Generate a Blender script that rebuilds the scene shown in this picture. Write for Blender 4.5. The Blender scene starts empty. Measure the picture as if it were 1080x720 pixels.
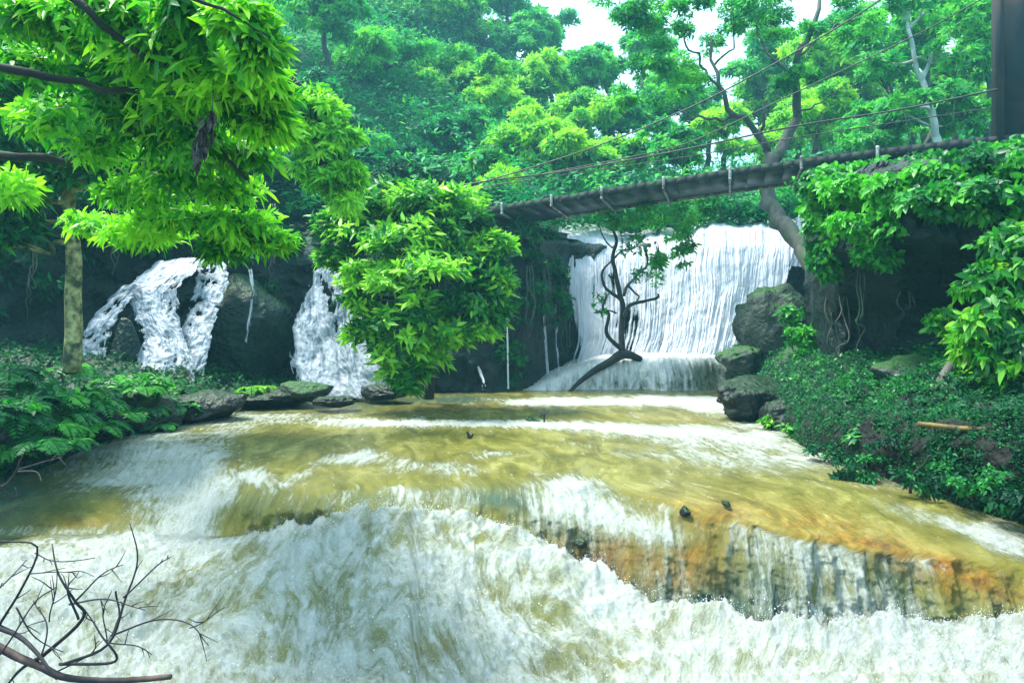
import bpy, math, random
import numpy as np
from mathutils import Vector
rng = np.random.default_rng(11)
random.seed(5)
R = math.radians
scene = bpy.context.scene
COL = scene.collection
F, HZ, CX = 720.0, 350.0, 540.0          # lens and horizon used when measuring the place

def Wp(px, py, Y):
    return np.array([(px-CX)/F*Y, Y, (HZ-py)/F*Y])

# ------------------------------------------------------------------ noise
_perm = np.random.default_rng(3).permutation(256)
_perm = np.concatenate([_perm, _perm, _perm])
_g3 = np.random.default_rng(4).normal(size=(256, 3)); _g3 /= np.linalg.norm(_g3, axis=1)[:, None]
def noise3(x, y, z):
    x = np.asarray(x, float); y = np.asarray(y, float); z = np.asarray(z, float)
    x, y, z = np.broadcast_arrays(x, y, z)
    xi = np.floor(x).astype(int); yi = np.floor(y).astype(int); zi = np.floor(z).astype(int)
    xf = x-xi; yf = y-yi; zf = z-zi
    u = xf*xf*xf*(xf*(xf*6-15)+10); v = yf*yf*yf*(yf*(yf*6-15)+10); w = zf*zf*zf*(zf*(zf*6-15)+10)
    out = 0
    for dx in (0, 1):
        wx = u if dx else 1-u
        for dy in (0, 1):
            wy = v if dy else 1-v
            for dz in (0, 1):
                wz = w if dz else 1-w
                h = _perm[(_perm[(_perm[(xi+dx) & 255]+yi+dy) & 255]+zi+dz) & 255]
                g = _g3[h]
                out = out+wx*wy*wz*(g[..., 0]*(xf-dx)+g[..., 1]*(yf-dy)+g[..., 2]*(zf-dz))
    return out*1.5
def fbm(x, y, z=0.0, o=4, lac=2.03, gain=.5):
    s = 0; a = 1.0; t = 0
    for i in range(o):
        s = s+a*noise3(x+i*17.3, y+i*9.1, z+i*5.7); t += a
        x = x*lac; y = y*lac; z = z*lac; a *= gain
    return s/t
def ridged(x, y, z=0.0, o=4):
    s = 0; a = 1.0; t = 0
    for i in range(o):
        s = s+a*(1-2*np.abs(noise3(x+i*13.1, y+i*3.7, z+i*7.9))); t += a
        x = x*2.07; y = y*2.07; z = z*2.07; a *= .5
    return s/t
def sstep(a, b, x):
    t = np.clip((x-a)/(b-a), 0, 1); return t*t*(3-2*t)

# ------------------------------------------------------------------ scene helpers
def link(o, parent=None):
    COL.objects.link(o)
    if parent is not None: o.parent = parent
    return o
def mesh_np(name, V, loops, totals, mat, parent=None, attrs=None, smooth=False, uv=None):
    V = np.ascontiguousarray(V, np.float32); loops = np.ascontiguousarray(loops, np.int32).ravel()
    totals = np.ascontiguousarray(totals, np.int32)
    me = bpy.data.meshes.new(name)
    me.vertices.add(len(V)); me.vertices.foreach_set('co', V.ravel())
    me.loops.add(len(loops)); me.loops.foreach_set('vertex_index', loops)
    st = np.concatenate([[0], np.cumsum(totals)[:-1]]).astype(np.int32)
    me.polygons.add(len(totals)); me.polygons.foreach_set('loop_start', st)
    if smooth: me.polygons.foreach_set('use_smooth', np.ones(len(totals), bool))
    me.update(calc_edges=True)
    for k, a in (attrs or {}).items():
        at = me.attributes.new(k, 'FLOAT', 'POINT'); at.data.foreach_set('value', np.ascontiguousarray(a, np.float32).ravel())
    if uv is not None:
        at = me.attributes.new('flow', 'FLOAT_VECTOR', 'POINT')
        at.data.foreach_set('vector', np.ascontiguousarray(uv, np.float32).ravel())
    me.materials.append(mat)
    o = bpy.data.objects.new(name, me)
    return link(o, parent)
def grid_faces(nr, nc, mask=None):
    i = np.arange(nr-1)[:, None]*nc+np.arange(nc-1)[None, :]
    f = np.stack([i, i+1, i+1+nc, i+nc], -1)
    if mask is not None: f = f[mask]
    return f.reshape(-1, 4)
def grid_mesh(name, P, mat, parent=None, attrs=None, uv=None, mask=None, flip=False, smooth=True):
    nr, nc = P.shape[:2]
    f = grid_faces(nr, nc, mask)
    if flip: f = f[:, ::-1]
    V = P.reshape(-1, 3); A = {k: v.ravel() for k, v in (attrs or {}).items()}
    U = None if uv is None else uv.reshape(-1, 3)
    if mask is not None:
        used = np.unique(f); re = np.full(len(V), -1); re[used] = np.arange(len(used))
        V = V[used]; f = re[f]; A = {k: v[used] for k, v in A.items()}
        if U is not None: U = U[used]
    return mesh_np(name, V, f, np.full(len(f), 4), mat, parent, A, smooth, U)
def tag(o, label=None, cat=None, group=None, kind=None):
    if label: o['label'] = label
    if cat: o['category'] = cat
    if group: o['group'] = group
    if kind: o['kind'] = kind
    return o
def thing(name, loc, label, cat, group=None):
    o = bpy.data.objects.new(name, None); link(o); o.location = tuple(loc)
    o.empty_display_size = .3
    return tag(o, label, cat, group)
def localise(o, parent):
    """children are modelled in world space; shift them to their thing's base"""
    l = np.array(parent.location)
    n = len(o.data.vertices); c = np.empty(n*3, np.float32); o.data.vertices.foreach_get('co', c)
    c = c.reshape(-1, 3)-l.astype(np.float32); o.data.vertices.foreach_set('co', c.ravel()); o.data.update()
    return o
def recenter(o, loc):
    o.location = tuple(loc); localise(o, o); return o

# tubes -------------------------------------------------------------
def tube_arrays(pts, rad, sides=8, caps=True):
    pts = np.asarray(pts, float); n = len(pts)
    rad = np.broadcast_to(np.asarray(rad, float), (n,))
    T = np.gradient(pts, axis=0); T /= np.linalg.norm(T, axis=1)[:, None]+1e-9
    ref = np.array([0, 0, 1.]) if abs(T[0, 2]) < .9 else np.array([1., 0, 0])
    U = np.cross(T[0], ref); U /= np.linalg.norm(U)
    Us = []
    for i in range(n):
        U = U-T[i]*np.dot(U, T[i]); U /= np.linalg.norm(U)+1e-9; Us.append(U)
    Us = np.array(Us); Vs = np.cross(T, Us)
    a = np.linspace(0, 2*math.pi, sides, endpoint=False)
    V = pts[:, None, :]+rad[:, None, None]*(np.cos(a)[None, :, None]*Us[:, None, :]+np.sin(a)[None, :, None]*Vs[:, None, :])
    V = V.reshape(-1, 3)
    i = np.arange(n-1)[:, None]*sides; j = np.arange(sides)[None, :]; k = (j+1) % sides
    f = np.stack([i+j, i+k, i+k+sides, i+j+sides], -1).reshape(-1, 4)
    loops = list(f.ravel()); tot = [4]*len(f)
    if caps:
        loops += list(range(sides-1, -1, -1)); tot.append(sides)
        loops += list(range((n-1)*sides, n*sides)); tot.append(sides)
    return V, np.array(loops), np.array(tot)
class Geo:
    def __init__(s): s.V = []; s.L = []; s.T = []; s.n = 0
    def add(s, V, L, T):
        s.V.append(np.asarray(V, float)); s.L.append(np.asarray(L)+s.n); s.T.append(np.asarray(T)); s.n += len(V)
    def tube(s, pts, rad, sides=8): s.add(*tube_arrays(pts, rad, sides))
    def box(s, c, ax, ay, az):
        c = np.asarray(c, float); ax, ay, az = map(lambda v: np.asarray(v, float)/2, (ax, ay, az))
        V = [c+i*ax+j*ay+k*az for k in (-1, 1) for j in (-1, 1) for i in (-1, 1)]
        Fc = [0, 2, 3, 1, 4, 5, 7, 6, 0, 1, 5, 4, 2, 6, 7, 3, 0, 4, 6, 2, 1, 3, 7, 5]
        s.add(V, Fc, [4]*6)
    def build(s, name, mat, parent=None, smooth=True, jitter=0):
        V = np.concatenate(s.V)
        if jitter: V = V+jitter*np.stack([fbm(V[:, 0]*5+k*9, V[:, 1]*5, V[:, 2]*5, 3) for k in range(3)], -1)
        return mesh_np(name, V, np.concatenate(s.L), np.concatenate(s.T), mat, parent, None, smooth)
def smooth_path(pts, n=20, wob=0, seed=0):
    pts = np.asarray(pts, float)
    m = len(pts)
    if m > 2:
        ext = np.vstack([2*pts[0]-pts[1], pts, 2*pts[-1]-pts[-2]])
        out = []
        for k in range(m-1):
            p0, p1, p2, p3 = ext[k:k+4]
            for t in np.linspace(0, 1, max(2, n//(m-1)), endpoint=False):
                out.append(.5*((2*p1)+(-p0+p2)*t+(2*p0-5*p1+4*p2-p3)*t*t+(-p0+3*p1-3*p2+p3)*t**3))
        out.append(pts[-1]); q = np.array(out)
    else:
        q = pts[0]+(pts[1]-pts[0])*np.linspace(0, 1, n)[:, None]
    if wob:
        t = np.linspace(0, 1, len(q)); s = np.sin(t*math.pi)
        ln = np.linalg.norm(q[-1]-q[0])
        for k in range(3): q[:, k] += wob*s*noise3(t*ln*2.2+seed*7.7, k*5.1+seed, 0.5)
    return q

# leaves ------------------------------------------------------------
def unit(v): return v/(np.linalg.norm(v, axis=-1, keepdims=True)+1e-9)
def leaf_mesh(name, P, D, N, L, Wd, tint, mat, parent=None, detail=0, droop=.15):
    n = len(P); D = unit(D); S = unit(np.cross(D, N)); N = unit(np.cross(S, D))
    L = np.broadcast_to(L, (n,))[:, None]; Wd = np.broadcast_to(Wd, (n,))[:, None]
    dz = np.array([0, 0, -1.])
    if detail == 0:
        tmpl = [(0, 0, 0), (.42, .5, .12), (1, 0, 0), (.42, -.5, .12)]
        loops = np.array([0, 1, 2, 0, 2, 3]); tot = [3, 3]
    else:
        tmpl = [(0, 0, 0), (.28, .42, .1), (.3, 0, 0), (.28, -.42, .1), (.62, .36, .1), (.64, 0, 0), (.62, -.36, .1), (1, 0, 0)]
        loops = np.array([0, 1, 2, 0, 2, 3, 1, 4, 5, 2, 2, 5, 6, 3, 4, 7, 5, 5, 7, 6]); tot = [3, 3, 4, 4, 3, 3]
    m = len(tmpl); V = np.empty((n, m, 3))
    for k, (a, b, c) in enumerate(tmpl):
        V[:, k] = P+a*L*D+b*Wd*S+c*Wd*N+(droop*a*a)*L*dz
    LL = (np.arange(n)[:, None]*m+loops[None, :]).ravel()
    TT = np.tile(tot, n)
    o = mesh_np(name, V.reshape(-1, 3), LL, TT, mat, parent, {'tint': np.repeat(np.clip(tint, 0, 1), m)}, smooth=(detail > 0))
    return o
def whorls(nodes, axes, k, spread, tint_n, L, jl=.5, rs=None):
    """k leaves round every node; returns P,D,N,L,tint"""
    rs = rs or rng
    n = len(nodes); P = np.repeat(nodes, k, 0); A = np.repeat(unit(axes), k, 0)
    ref = np.where(np.abs(A[:, 2:3]) < .9, np.array([[0, 0, 1.]]), np.array([[1., 0, 0]]))
    U = unit(np.cross(A, ref)); V = np.cross(A, U)
    ph = (np.tile(np.arange(k), n)/k*2*math.pi+np.repeat(rs.uniform(0, 6.28, n), k)+rs.normal(0, .7, n*k))[:, None]
    P = P+rs.normal(0, .28, (n*k, 3))*np.asarray(L).mean()
    rad = np.cos(ph)*U+np.sin(ph)*V
    sp = spread+rs.normal(0, .32, (n*k, 1))
    D = unit(A*np.cos(sp)+rad*np.sin(sp))
    N = unit(A*np.sin(sp)-rad*np.cos(sp)+rs.normal(0, .25, (n*k, 3)))
    LL = L*(1+jl*rs.uniform(-1, 1, n*k))
    t = np.repeat(tint_n, k)+rs.normal(0, .15, n*k)
    return P, D, N, LL, t
def tufts(clumps, per, nodes, k, leaf, tr=.35, asp=.38, spread=1.1, detail=0, flat=.45, tilt=None, upb=.5, tint=.45, tv=.16, shell=.55, rs=None):
    """clumps: list of (centre, radii). returns leaf arrays and tuft centres"""
    rs = rs or rng
    Ps, Axs, Ts, TC = [], [], [], []
    for c, r in clumps:
        r = np.asarray(r, float); n = max(3, int(per*1.0))
        d = unit(rs.normal(size=(n, 3))); d[:, 2] = np.where(rs.random(n) < .6, np.abs(d[:, 2]), d[:, 2])
        q = c+d*r*(rs.uniform(shell, 1, (n, 1)))
        ct = rs.normal(0, tv*.6)
        for j in range(n):
            m = nodes; R_ = tr*(np.mean(r) if tr < 1 else 1)*rs.uniform(.6, 1.25)
            a = rs.uniform(0, 6.28, m); rr = np.sqrt(rs.random(m))
            off = np.stack([np.cos(a)*rr*R_, np.sin(a)*rr*R_, (1-rr**2)*R_*flat+rs.normal(0, .08*R_, m)], -1)
            ax = np.stack([off[:, 0]/R_, off[:, 1]/R_, np.full(m, upb)], -1)+d[j]*.5+rs.normal(0, .25, (m, 3))
            off[:, 2] -= .25*R_*np.maximum(0, -d[j, 2]+.3)
            Ps.append(q[j]+off); Axs.append(ax); Ts.append(np.full(m, tint+ct+rs.normal(0, tv*.6))+rs.normal(0, tv*.4, m)); TC.append(q[j])
    P, D, N, L, t = whorls(np.concatenate(Ps), np.concatenate(Axs), k, spread, np.concatenate(Ts), leaf, rs=rs)
    if tilt is not None: D = unit(D+np.asarray(tilt))
    return P, D, N, L, L*asp, t, np.array(TC)

# ------------------------------------------------------------------ materials
def newmat(name):
    m = bpy.data.materials.new(name); m.use_nodes = True; nt = m.node_tree
    nt.nodes.clear(); out = nt.nodes.new('ShaderNodeOutputMaterial')
    return m, nt, out
def nd(nt, t, **k):
    n = nt.nodes.new(t)
    for a, b in k.items():
        if a.startswith('i_'): n.inputs[a[2:].replace('_', ' ')].default_value = b
        else: setattr(n, a, b)
    return n
def ramp(nt, stops, fac=None, interp='LINEAR'):
    r = nt.nodes.new('ShaderNodeValToRGB'); e = r.color_ramp.elements; r.color_ramp.interpolation = interp
    while len(e) < len(stops): e.new(.5)
    for x, (p, c) in zip(e, stops):
        x.position = p; x.color = (*c, 1) if len(c) == 3 else c
    if fac is not None: nt.links.new(fac, r.inputs[0])
    return r
def leaf_mat(name, dark, mid, light, trans=.35, rough=.42, spec=.4):
    m, nt, out = newmat(name); L = nt.links.new
    at = nd(nt, 'ShaderNodeAttribute', attribute_name='tint')
    r = ramp(nt, [(.08, dark), (.5, mid), (.92, light)], at.outputs['Fac'])
    b = nd(nt, 'ShaderNodeBsdfPrincipled'); b.inputs['Roughness'].default_value = rough
    b.inputs['Specular IOR Level'].default_value = spec
    L(r.outputs[0], b.inputs['Base Color'])
    t = nd(nt, 'ShaderNodeBsdfTranslucent')
    mx = nd(nt, 'ShaderNodeMix', data_type='RGBA', blend_type='MULTIPLY'); mx.inputs[0].default_value = 1
    L(r.outputs[0], mx.inputs[6]); mx.inputs[7].default_value = (1.15, 1.35, .55, 1)
    L(mx.outputs[2], t.inputs[0])
    ms = nd(nt, 'ShaderNodeMixShader'); ms.inputs[0].default_value = trans
    L(b.outputs[0], ms.inputs[1]); L(t.outputs[0], ms.inputs[2]); L(ms.outputs[0], out.inputs[0])
    return m
def rock_mat(name, base, base2, moss, moss_amt=.5, rough=.55, scale=1.0):
    m, nt, out = newmat(name); L = nt.links.new
    geo = nd(nt, 'ShaderNodeNewGeometry'); tc = nd(nt, 'ShaderNodeTexCoord')
    n1 = nd(nt, 'ShaderNodeTexNoise'); n1.inputs['Scale'].default_value = 1.7*scale; n1.inputs['Detail'].default_value = 8; n1.inputs['Roughness'].default_value = .65
    n2 = nd(nt, 'ShaderNodeTexNoise'); n2.inputs['Scale'].default_value = 9*scale; n2.inputs['Detail'].default_value = 6
    v = nd(nt, 'ShaderNodeTexVoronoi'); v.inputs['Scale'].default_value = 4*scale; v.feature = 'DISTANCE_TO_EDGE'
    for n in (n1, n2, v): L(geo.outputs['Position'], n.inputs['Vector'])
    r = ramp(nt, [(.3, base), (.6, base2), (.8, tuple(min(1, c*1.7) for c in base2))], n1.outputs[0])
    sx = nd(nt, 'ShaderNodeSeparateXYZ'); L(geo.outputs['Normal'], sx.inputs[0])
    ad = nd(nt, 'ShaderNodeMath', operation='MULTIPLY_ADD'); L(n2.outputs[0], ad.inputs[0]); ad.inputs[1].default_value = 1.6; L(sx.outputs[2], ad.inputs[2])
    mr = nd(nt, 'ShaderNodeMapRange'); L(ad.outputs[0], mr.inputs[0]); mr.inputs[1].default_value = 1.35-moss_amt; mr.inputs[2].default_value = 1.75-moss_amt
    mx = nd(nt, 'ShaderNodeMix', data_type='RGBA'); L(mr.outputs[0], mx.inputs[0]); L(r.outputs[0], mx.inputs[6]); mx.inputs[7].default_value = (*moss, 1)
    b = nd(nt, 'ShaderNodeBsdfPrincipled'); L(mx.outputs[2], b.inputs['Base Color'])
    b.inputs['Roughness'].default_value = rough; b.inputs['Specular IOR Level'].default_value = .3
    bp = nd(nt, 'ShaderNodeBump'); bp.inputs['Strength'].default_value = 1.; bp.inputs['Distance'].default_value = .08
    ad2 = nd(nt, 'ShaderNodeMath', operation='MULTIPLY_ADD'); L(v.outputs[0], ad2.inputs[0]); ad2.inputs[1].default_value = .6; L(n2.outputs[0], ad2.inputs[2])
    L(ad2.outputs[0], bp.inputs['Height']); L(bp.outputs[0], b.inputs['Normal']); L(b.outputs[0], out.inputs[0])
    return m
def bark_mat(name, c1, c2, c3=None, scale=6, stretch=.25, rough=.8):
    m, nt, out = newmat(name); L = nt.links.new
    geo = nd(nt, 'ShaderNodeNewGeometry')
    mp = nd(nt, 'ShaderNodeMapping'); mp.inputs['Scale'].default_value = (1, 1, stretch); L(geo.outputs['Position'], mp.inputs[0])
    n1 = nd(nt, 'ShaderNodeTexNoise'); n1.inputs['Scale'].default_value = scale; n1.inputs['Detail'].default_value = 7; L(mp.outputs[0], n1.inputs['Vector'])
    n2 = nd(nt, 'ShaderNodeTexNoise'); n2.inputs['Scale'].default_value = scale*.35; n2.inputs['Detail'].default_value = 3; L(geo.outputs['Position'], n2.inputs['Vector'])
    r = ramp(nt, [(.35, c1), (.65, c2)], n1.outputs[0])
    r2 = ramp(nt, [(.5, (0, 0, 0)), (.62, (1, 1, 1))], n2.outputs[0])
    mx = nd(nt, 'ShaderNodeMix', data_type='RGBA'); L(r2.outputs[0], mx.inputs[0]); L(r.outputs[0], mx.inputs[6]); mx.inputs[7].default_value = (*(c3 or c1), 1)
    b = nd(nt, 'ShaderNodeBsdfPrincipled'); L(mx.outputs[2], b.inputs['Base Color']); b.inputs['Roughness'].default_value = rough
    bp = nd(nt, 'ShaderNodeBump'); bp.inputs['Strength'].default_value = .6; bp.inputs['Distance'].default_value = .02
    L(n1.outputs[0], bp.inputs['Height']); L(bp.outputs[0], b.inputs['Normal']); L(b.outputs[0], out.inputs[0])
    return m

M = {}
M['lemon'] = leaf_mat('lemon_leaves', (.015, .18, .02), (.085, .42, .02), (.34, .72, .03), .45)
M['bright'] = leaf_mat('bright_leaves', (.010, .12, .03), (.055, .34, .025), (.34, .70, .04), .42)
M['mid'] = leaf_mat('mid_leaves', (.006, .09, .03), (.02, .22, .04), (.10, .48, .035), .38)
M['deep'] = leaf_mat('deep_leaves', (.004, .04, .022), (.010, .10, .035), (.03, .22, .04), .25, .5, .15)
M['jungle_a'] = leaf_mat('jungle_leaves', (.010, .15, .05), (.06, .40, .05), (.42, .74, .04), .45, .55, .25)
M['jungle_b'] = leaf_mat('cool_jungle_leaves', (.006, .13, .075), (.025, .32, .10), (.17, .58, .06), .42, .55, .25)
M['dead'] = leaf_mat('dead_leaves', (.012, .010, .012), (.02, .016, .014), (.04, .03, .02), .05)
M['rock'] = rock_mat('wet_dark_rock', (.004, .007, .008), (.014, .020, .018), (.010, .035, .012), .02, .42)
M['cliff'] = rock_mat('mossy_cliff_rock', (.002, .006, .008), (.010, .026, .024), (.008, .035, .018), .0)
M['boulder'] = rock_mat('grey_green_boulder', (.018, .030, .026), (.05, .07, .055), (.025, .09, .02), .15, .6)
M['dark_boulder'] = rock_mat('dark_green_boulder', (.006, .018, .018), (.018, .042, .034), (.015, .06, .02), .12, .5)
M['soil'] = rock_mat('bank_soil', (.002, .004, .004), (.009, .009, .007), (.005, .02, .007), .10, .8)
M['hill'] = rock_mat('forest_floor', (.006, .03, .015), (.012, .05, .02), (.012, .07, .02), .6, .9, .5)
M['dark_bark'] = bark_mat('dark_wet_bark', (.008, .010, .010), (.03, .03, .028))
M['grey_bark'] = bark_mat('grey_bark', (.03, .035, .032), (.09, .09, .08), (.03, .07, .03))
M['pale_bark'] = bark_mat('pale_lichen_bark', (.09, .10, .035), (.46, .43, .19), (.03, .05, .02), 9, .9)
M['white_bark'] = bark_mat('white_bark', (.35, .38, .36), (.6, .62, .6))
M['dead_wood'] = bark_mat('dead_wood', (.006, .007, .012), (.028, .022, .03), (.012, .010, .016), 14)
M['red_wood'] = bark_mat('peeled_log', (.02, .012, .014), (.12, .075, .06), (.02, .015, .02), 8)
M['bamboo'] = bark_mat('old_bamboo', (.07, .05, .02), (.24, .16, .03), (.04, .03, .015), 5, 1)
M['plank'] = bark_mat('mossy_planks', (.005, .008, .010), (.016, .022, .022), (.02, .05, .02), 6, 1)
M['sheet'] = bark_mat('weathered_sheet', (.010, .022, .036), (.04, .075, .11), (.05, .075, .08), 3, 1, .5)
M['steel'] = bark_mat('dull_steel', (.20, .22, .22), (.38, .40, .38), (.08, .06, .05), 9, 1, .5)
M['cable'] = bark_mat('rusty_cable', (.03, .03, .03), (.09, .075, .065), None, 20, 1, .6)
M['concrete'] = bark_mat('stained_concrete', (.006, .012, .018), (.02, .03, .036), (.05, .032, .03), 2.5, .35)

def water_mat():
    m, nt, out = newmat('river_water'); L = nt.links.new
    fl = nd(nt, 'ShaderNodeAttribute', attribute_name='flow')
    A = {k: nd(nt, 'ShaderNodeAttribute', attribute_name=k).outputs['Fac'] for k in ('foam', 'rock', 'thin')}
    def noise(sx, sy, det, rough=.6, dist=0., sc=1., seed=0):
        mp = nd(nt, 'ShaderNodeMapping'); mp.inputs['Scale'].default_value = (sx, sy, 1); mp.inputs['Location'].default_value = (seed, seed*.7, seed*1.3)
        L(fl.outputs['Vector'], mp.inputs[0])
        n = nd(nt, 'ShaderNodeTexNoise'); n.inputs['Scale'].default_value = sc; n.inputs['Detail'].default_value = det
        n.inputs['Roughness'].default_value = rough; n.inputs['Distortion'].default_value = dist
        L(mp.outputs[0], n.inputs['Vector']); return n.outputs[0]
    def math_(op, a, b, c=None, clamp=False):
        n = nd(nt, 'ShaderNodeMath', operation=op); n.use_clamp = clamp
        for i, v in enumerate((a, b, c)):
            if v is None: continue
            if isinstance(v, (int, float)): n.inputs[i].default_value = v
            else: L(v, n.inputs[i])
        return n.outputs[0]
    fine = noise(13, 1.7, 9, .68, .5)
    broad = noise(2.6, .8, 6, .6, 1.0, seed=4)
    boil = noise(7, 4.6, 10, .78, .35, seed=9)
    # foam mask: streaks in flowing water, boiling where the attribute is high
    s = math_('ADD', math_('MULTIPLY', fine, .5), math_('MULTIPLY', boil, .35))
    s = math_('ADD', s, math_('MULTIPLY', broad, .15))
    th = math_('SUBTRACT', .80, math_('MULTIPLY', A['foam'], .56))
    mask = nd(nt, 'ShaderNodeMapRange'); mask.interpolation_type = 'SMOOTHSTEP'
    s = math_('ADD', s, math_('MULTIPLY_ADD', noise(26, 5, 6, .75, .4, seed=6), .22, -.11)); L(s, mask.inputs[0]); L(math_('SUBTRACT', th, .075), mask.inputs[1]); L(math_('ADD', th, .12), mask.inputs[2])
    base = ramp(nt, [(.3, (.08, .085, .012)), (.5, (.18, .172, .030)), (.72, (.34, .33, .10))], broad)
    rockc = ramp(nt, [(.34, (.02, .014, .006)), (.46, (.17, .07, .008)), (.60, (.36, .17, .012)), (.78, (.18, .14, .03))], boil)
    m1 = nd(nt, 'ShaderNodeMix', data_type='RGBA'); L(A['rock'], m1.inputs[0]); L(base.outputs[0], m1.inputs[6]); L(rockc.outputs[0], m1.inputs[7])
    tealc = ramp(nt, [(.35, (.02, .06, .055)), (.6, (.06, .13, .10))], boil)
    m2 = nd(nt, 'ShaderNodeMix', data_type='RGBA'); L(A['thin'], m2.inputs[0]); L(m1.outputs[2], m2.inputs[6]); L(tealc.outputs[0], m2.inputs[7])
    spk = noise(34, 20, 9, .85, .2, seed=2)
    foamc = ramp(nt, [(.35, (.13, .145, .055)), (.45, (.25, .28, .17)), (.53, (.42, .455, .40)), (.64, (.60, .63, .64))], math_('ADD', math_('MULTIPLY', s, .55), math_('ADD', math_('MULTIPLY', spk, .42), math_('MULTIPLY_ADD', A['foam'], .16, -.07))))
    aer = nd(nt, 'ShaderNodeMapRange'); L(A['foam'], aer.inputs[0]); aer.inputs[1].default_value = .40; aer.inputs[2].default_value = .75; aer.inputs[4].default_value = .75; aer_f = math_('MULTIPLY', aer.outputs[0], math_('SUBTRACT', 1., math_('MULTIPLY', A['thin'], .9)))
    m2b = nd(nt, 'ShaderNodeMix', data_type='RGBA'); L(aer_f, m2b.inputs[0]); L(m2.outputs[2], m2b.inputs[6]); m2b.inputs[7].default_value = (.25, .275, .16, 1); m2 = m2b
    m3 = nd(nt, 'ShaderNodeMix', data_type='RGBA'); L(math_('MULTIPLY', mask.outputs[0], .96), m3.inputs[0]); L(m2.outputs[2], m3.inputs[6]); L(foamc.outputs[0], m3.inputs[7])
    b = nd(nt, 'ShaderNodeBsdfPrincipled'); L(m3.outputs[2], b.inputs['Base Color'])
    rr = nd(nt, 'ShaderNodeMapRange'); L(mask.outputs[0], rr.inputs[0]); rr.inputs[3].default_value = .10; rr.inputs[4].default_value = .6
    L(rr.outputs[0], b.inputs['Roughness']); b.inputs['IOR'].default_value = 1.33; b.inputs['Specular IOR Level'].default_value = .6
    h = math_('ADD', math_('MULTIPLY', fine, .55), math_('MULTIPLY', boil, math_('MULTIPLY_ADD', A['foam'], .9, .15)))
    h = math_('ADD', h, math_('MULTIPLY', mask.outputs[0], .15))
    h = math_('ADD', h, math_('MULTIPLY', noise(11, 6, 5, .6, .3, seed=3), .35)); h = math_('ADD', h, math_('MULTIPLY', spk, math_('MULTIPLY', A['foam'], .7)))
    bp = nd(nt, 'ShaderNodeBump'); bp.inputs['Strength'].default_value = .9; bp.inputs['Distance'].default_value = .08
    L(h, bp.inputs['Height']); L(bp.outputs[0], b.inputs['Normal']); L(b.outputs[0], out.inputs[0])
    return m
M['water'] = water_mat()
def fall_mat(name, lo, hi, amber=None):
    m, nt, out = newmat(name); L = nt.links.new
    fl = nd(nt, 'ShaderNodeAttribute', attribute_name='flow'); foam = nd(nt, 'ShaderNodeAttribute', attribute_name='foam').outputs['Fac']
    mp = nd(nt, 'ShaderNodeMapping'); mp.inputs['Scale'].default_value = (9, 1.0, 1); L(fl.outputs['Vector'], mp.inputs[0])
    n = nd(nt, 'ShaderNodeTexNoise'); n.inputs['Scale'].default_value = 1; n.inputs['Detail'].default_value = 9; n.inputs['Roughness'].default_value = .7; n.inputs['Distortion'].default_value = .4
    L(mp.outputs[0], n.inputs['Vector'])
    mp2 = nd(nt, 'ShaderNodeMapping'); mp2.inputs['Scale'].default_value = (5, 3, 1); L(fl.outputs['Vector'], mp2.inputs[0])
    n2 = nd(nt, 'ShaderNodeTexNoise'); n2.inputs['Scale'].default_value = 1.5; n2.inputs['Detail'].default_value = 10; n2.inputs['Roughness'].default_value = .8
    L(mp2.outputs[0], n2.inputs['Vector'])
    a = nd(nt, 'ShaderNodeMath', operation='MULTIPLY_ADD'); L(n.outputs[0], a.inputs[0]); a.inputs[1].default_value = .65
    a0 = nd(nt, 'ShaderNodeMath', operation='MULTIPLY_ADD'); L(n2.outputs[0], a0.inputs[0]); a0.inputs[1].default_value = .35
    a1 = nd(nt, 'ShaderNodeMath', operation='MULTIPLY_ADD'); L(foam, a1.inputs[0]); a1.inputs[1].default_value = .5; a1.inputs[2].default_value = -.25
    L(a1.outputs[0], a0.inputs[2]); L(a0.outputs[0], a.inputs[2])
    r = ramp(nt, [(.36, lo), (.49, tuple(x*.4+y*.6 for x, y in zip(lo, hi))), (.60, hi)], a.outputs[0])
    b = nd(nt, 'ShaderNodeBsdfPrincipled'); L(r.outputs[0], b.inputs['Base Color']); b.inputs['Roughness'].default_value = .45
    bp = nd(nt, 'ShaderNodeBump'); bp.inputs['Strength'].default_value = .4; bp.inputs['Distance'].default_value = .05; L(a.outputs[0], bp.inputs['Height']); L(bp.outputs[0], b.inputs['Normal'])
    tr = nd(nt, 'ShaderNodeBsdfTranslucent'); L(r.outputs[0], tr.inputs[0])
    ms = nd(nt, 'ShaderNodeMixShader'); ms.inputs[0].default_value = .2; L(b.outputs[0], ms.inputs[1]); L(tr.outputs[0], ms.inputs[2])
    L(ms.outputs[0], out.inputs[0])
    return m
M['fall'] = fall_mat('white_falling_water', (.17, .23, .28), (.60, .64, .72))
M['cascade'] = fall_mat('cascade_water', (.12, .15, .09), (.68, .71, .70))
def spray_mat():
    m, nt, out = newmat('spray'); b = nd(nt, 'ShaderNodeBsdfPrincipled'); b.inputs['Base Color'].default_value = (.70, .74, .75, 1); b.inputs['Roughness'].default_value = .3
    nt.links.new(b.outputs[0], out.inputs[0]); return m
M['spray'] = spray_mat()

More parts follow.
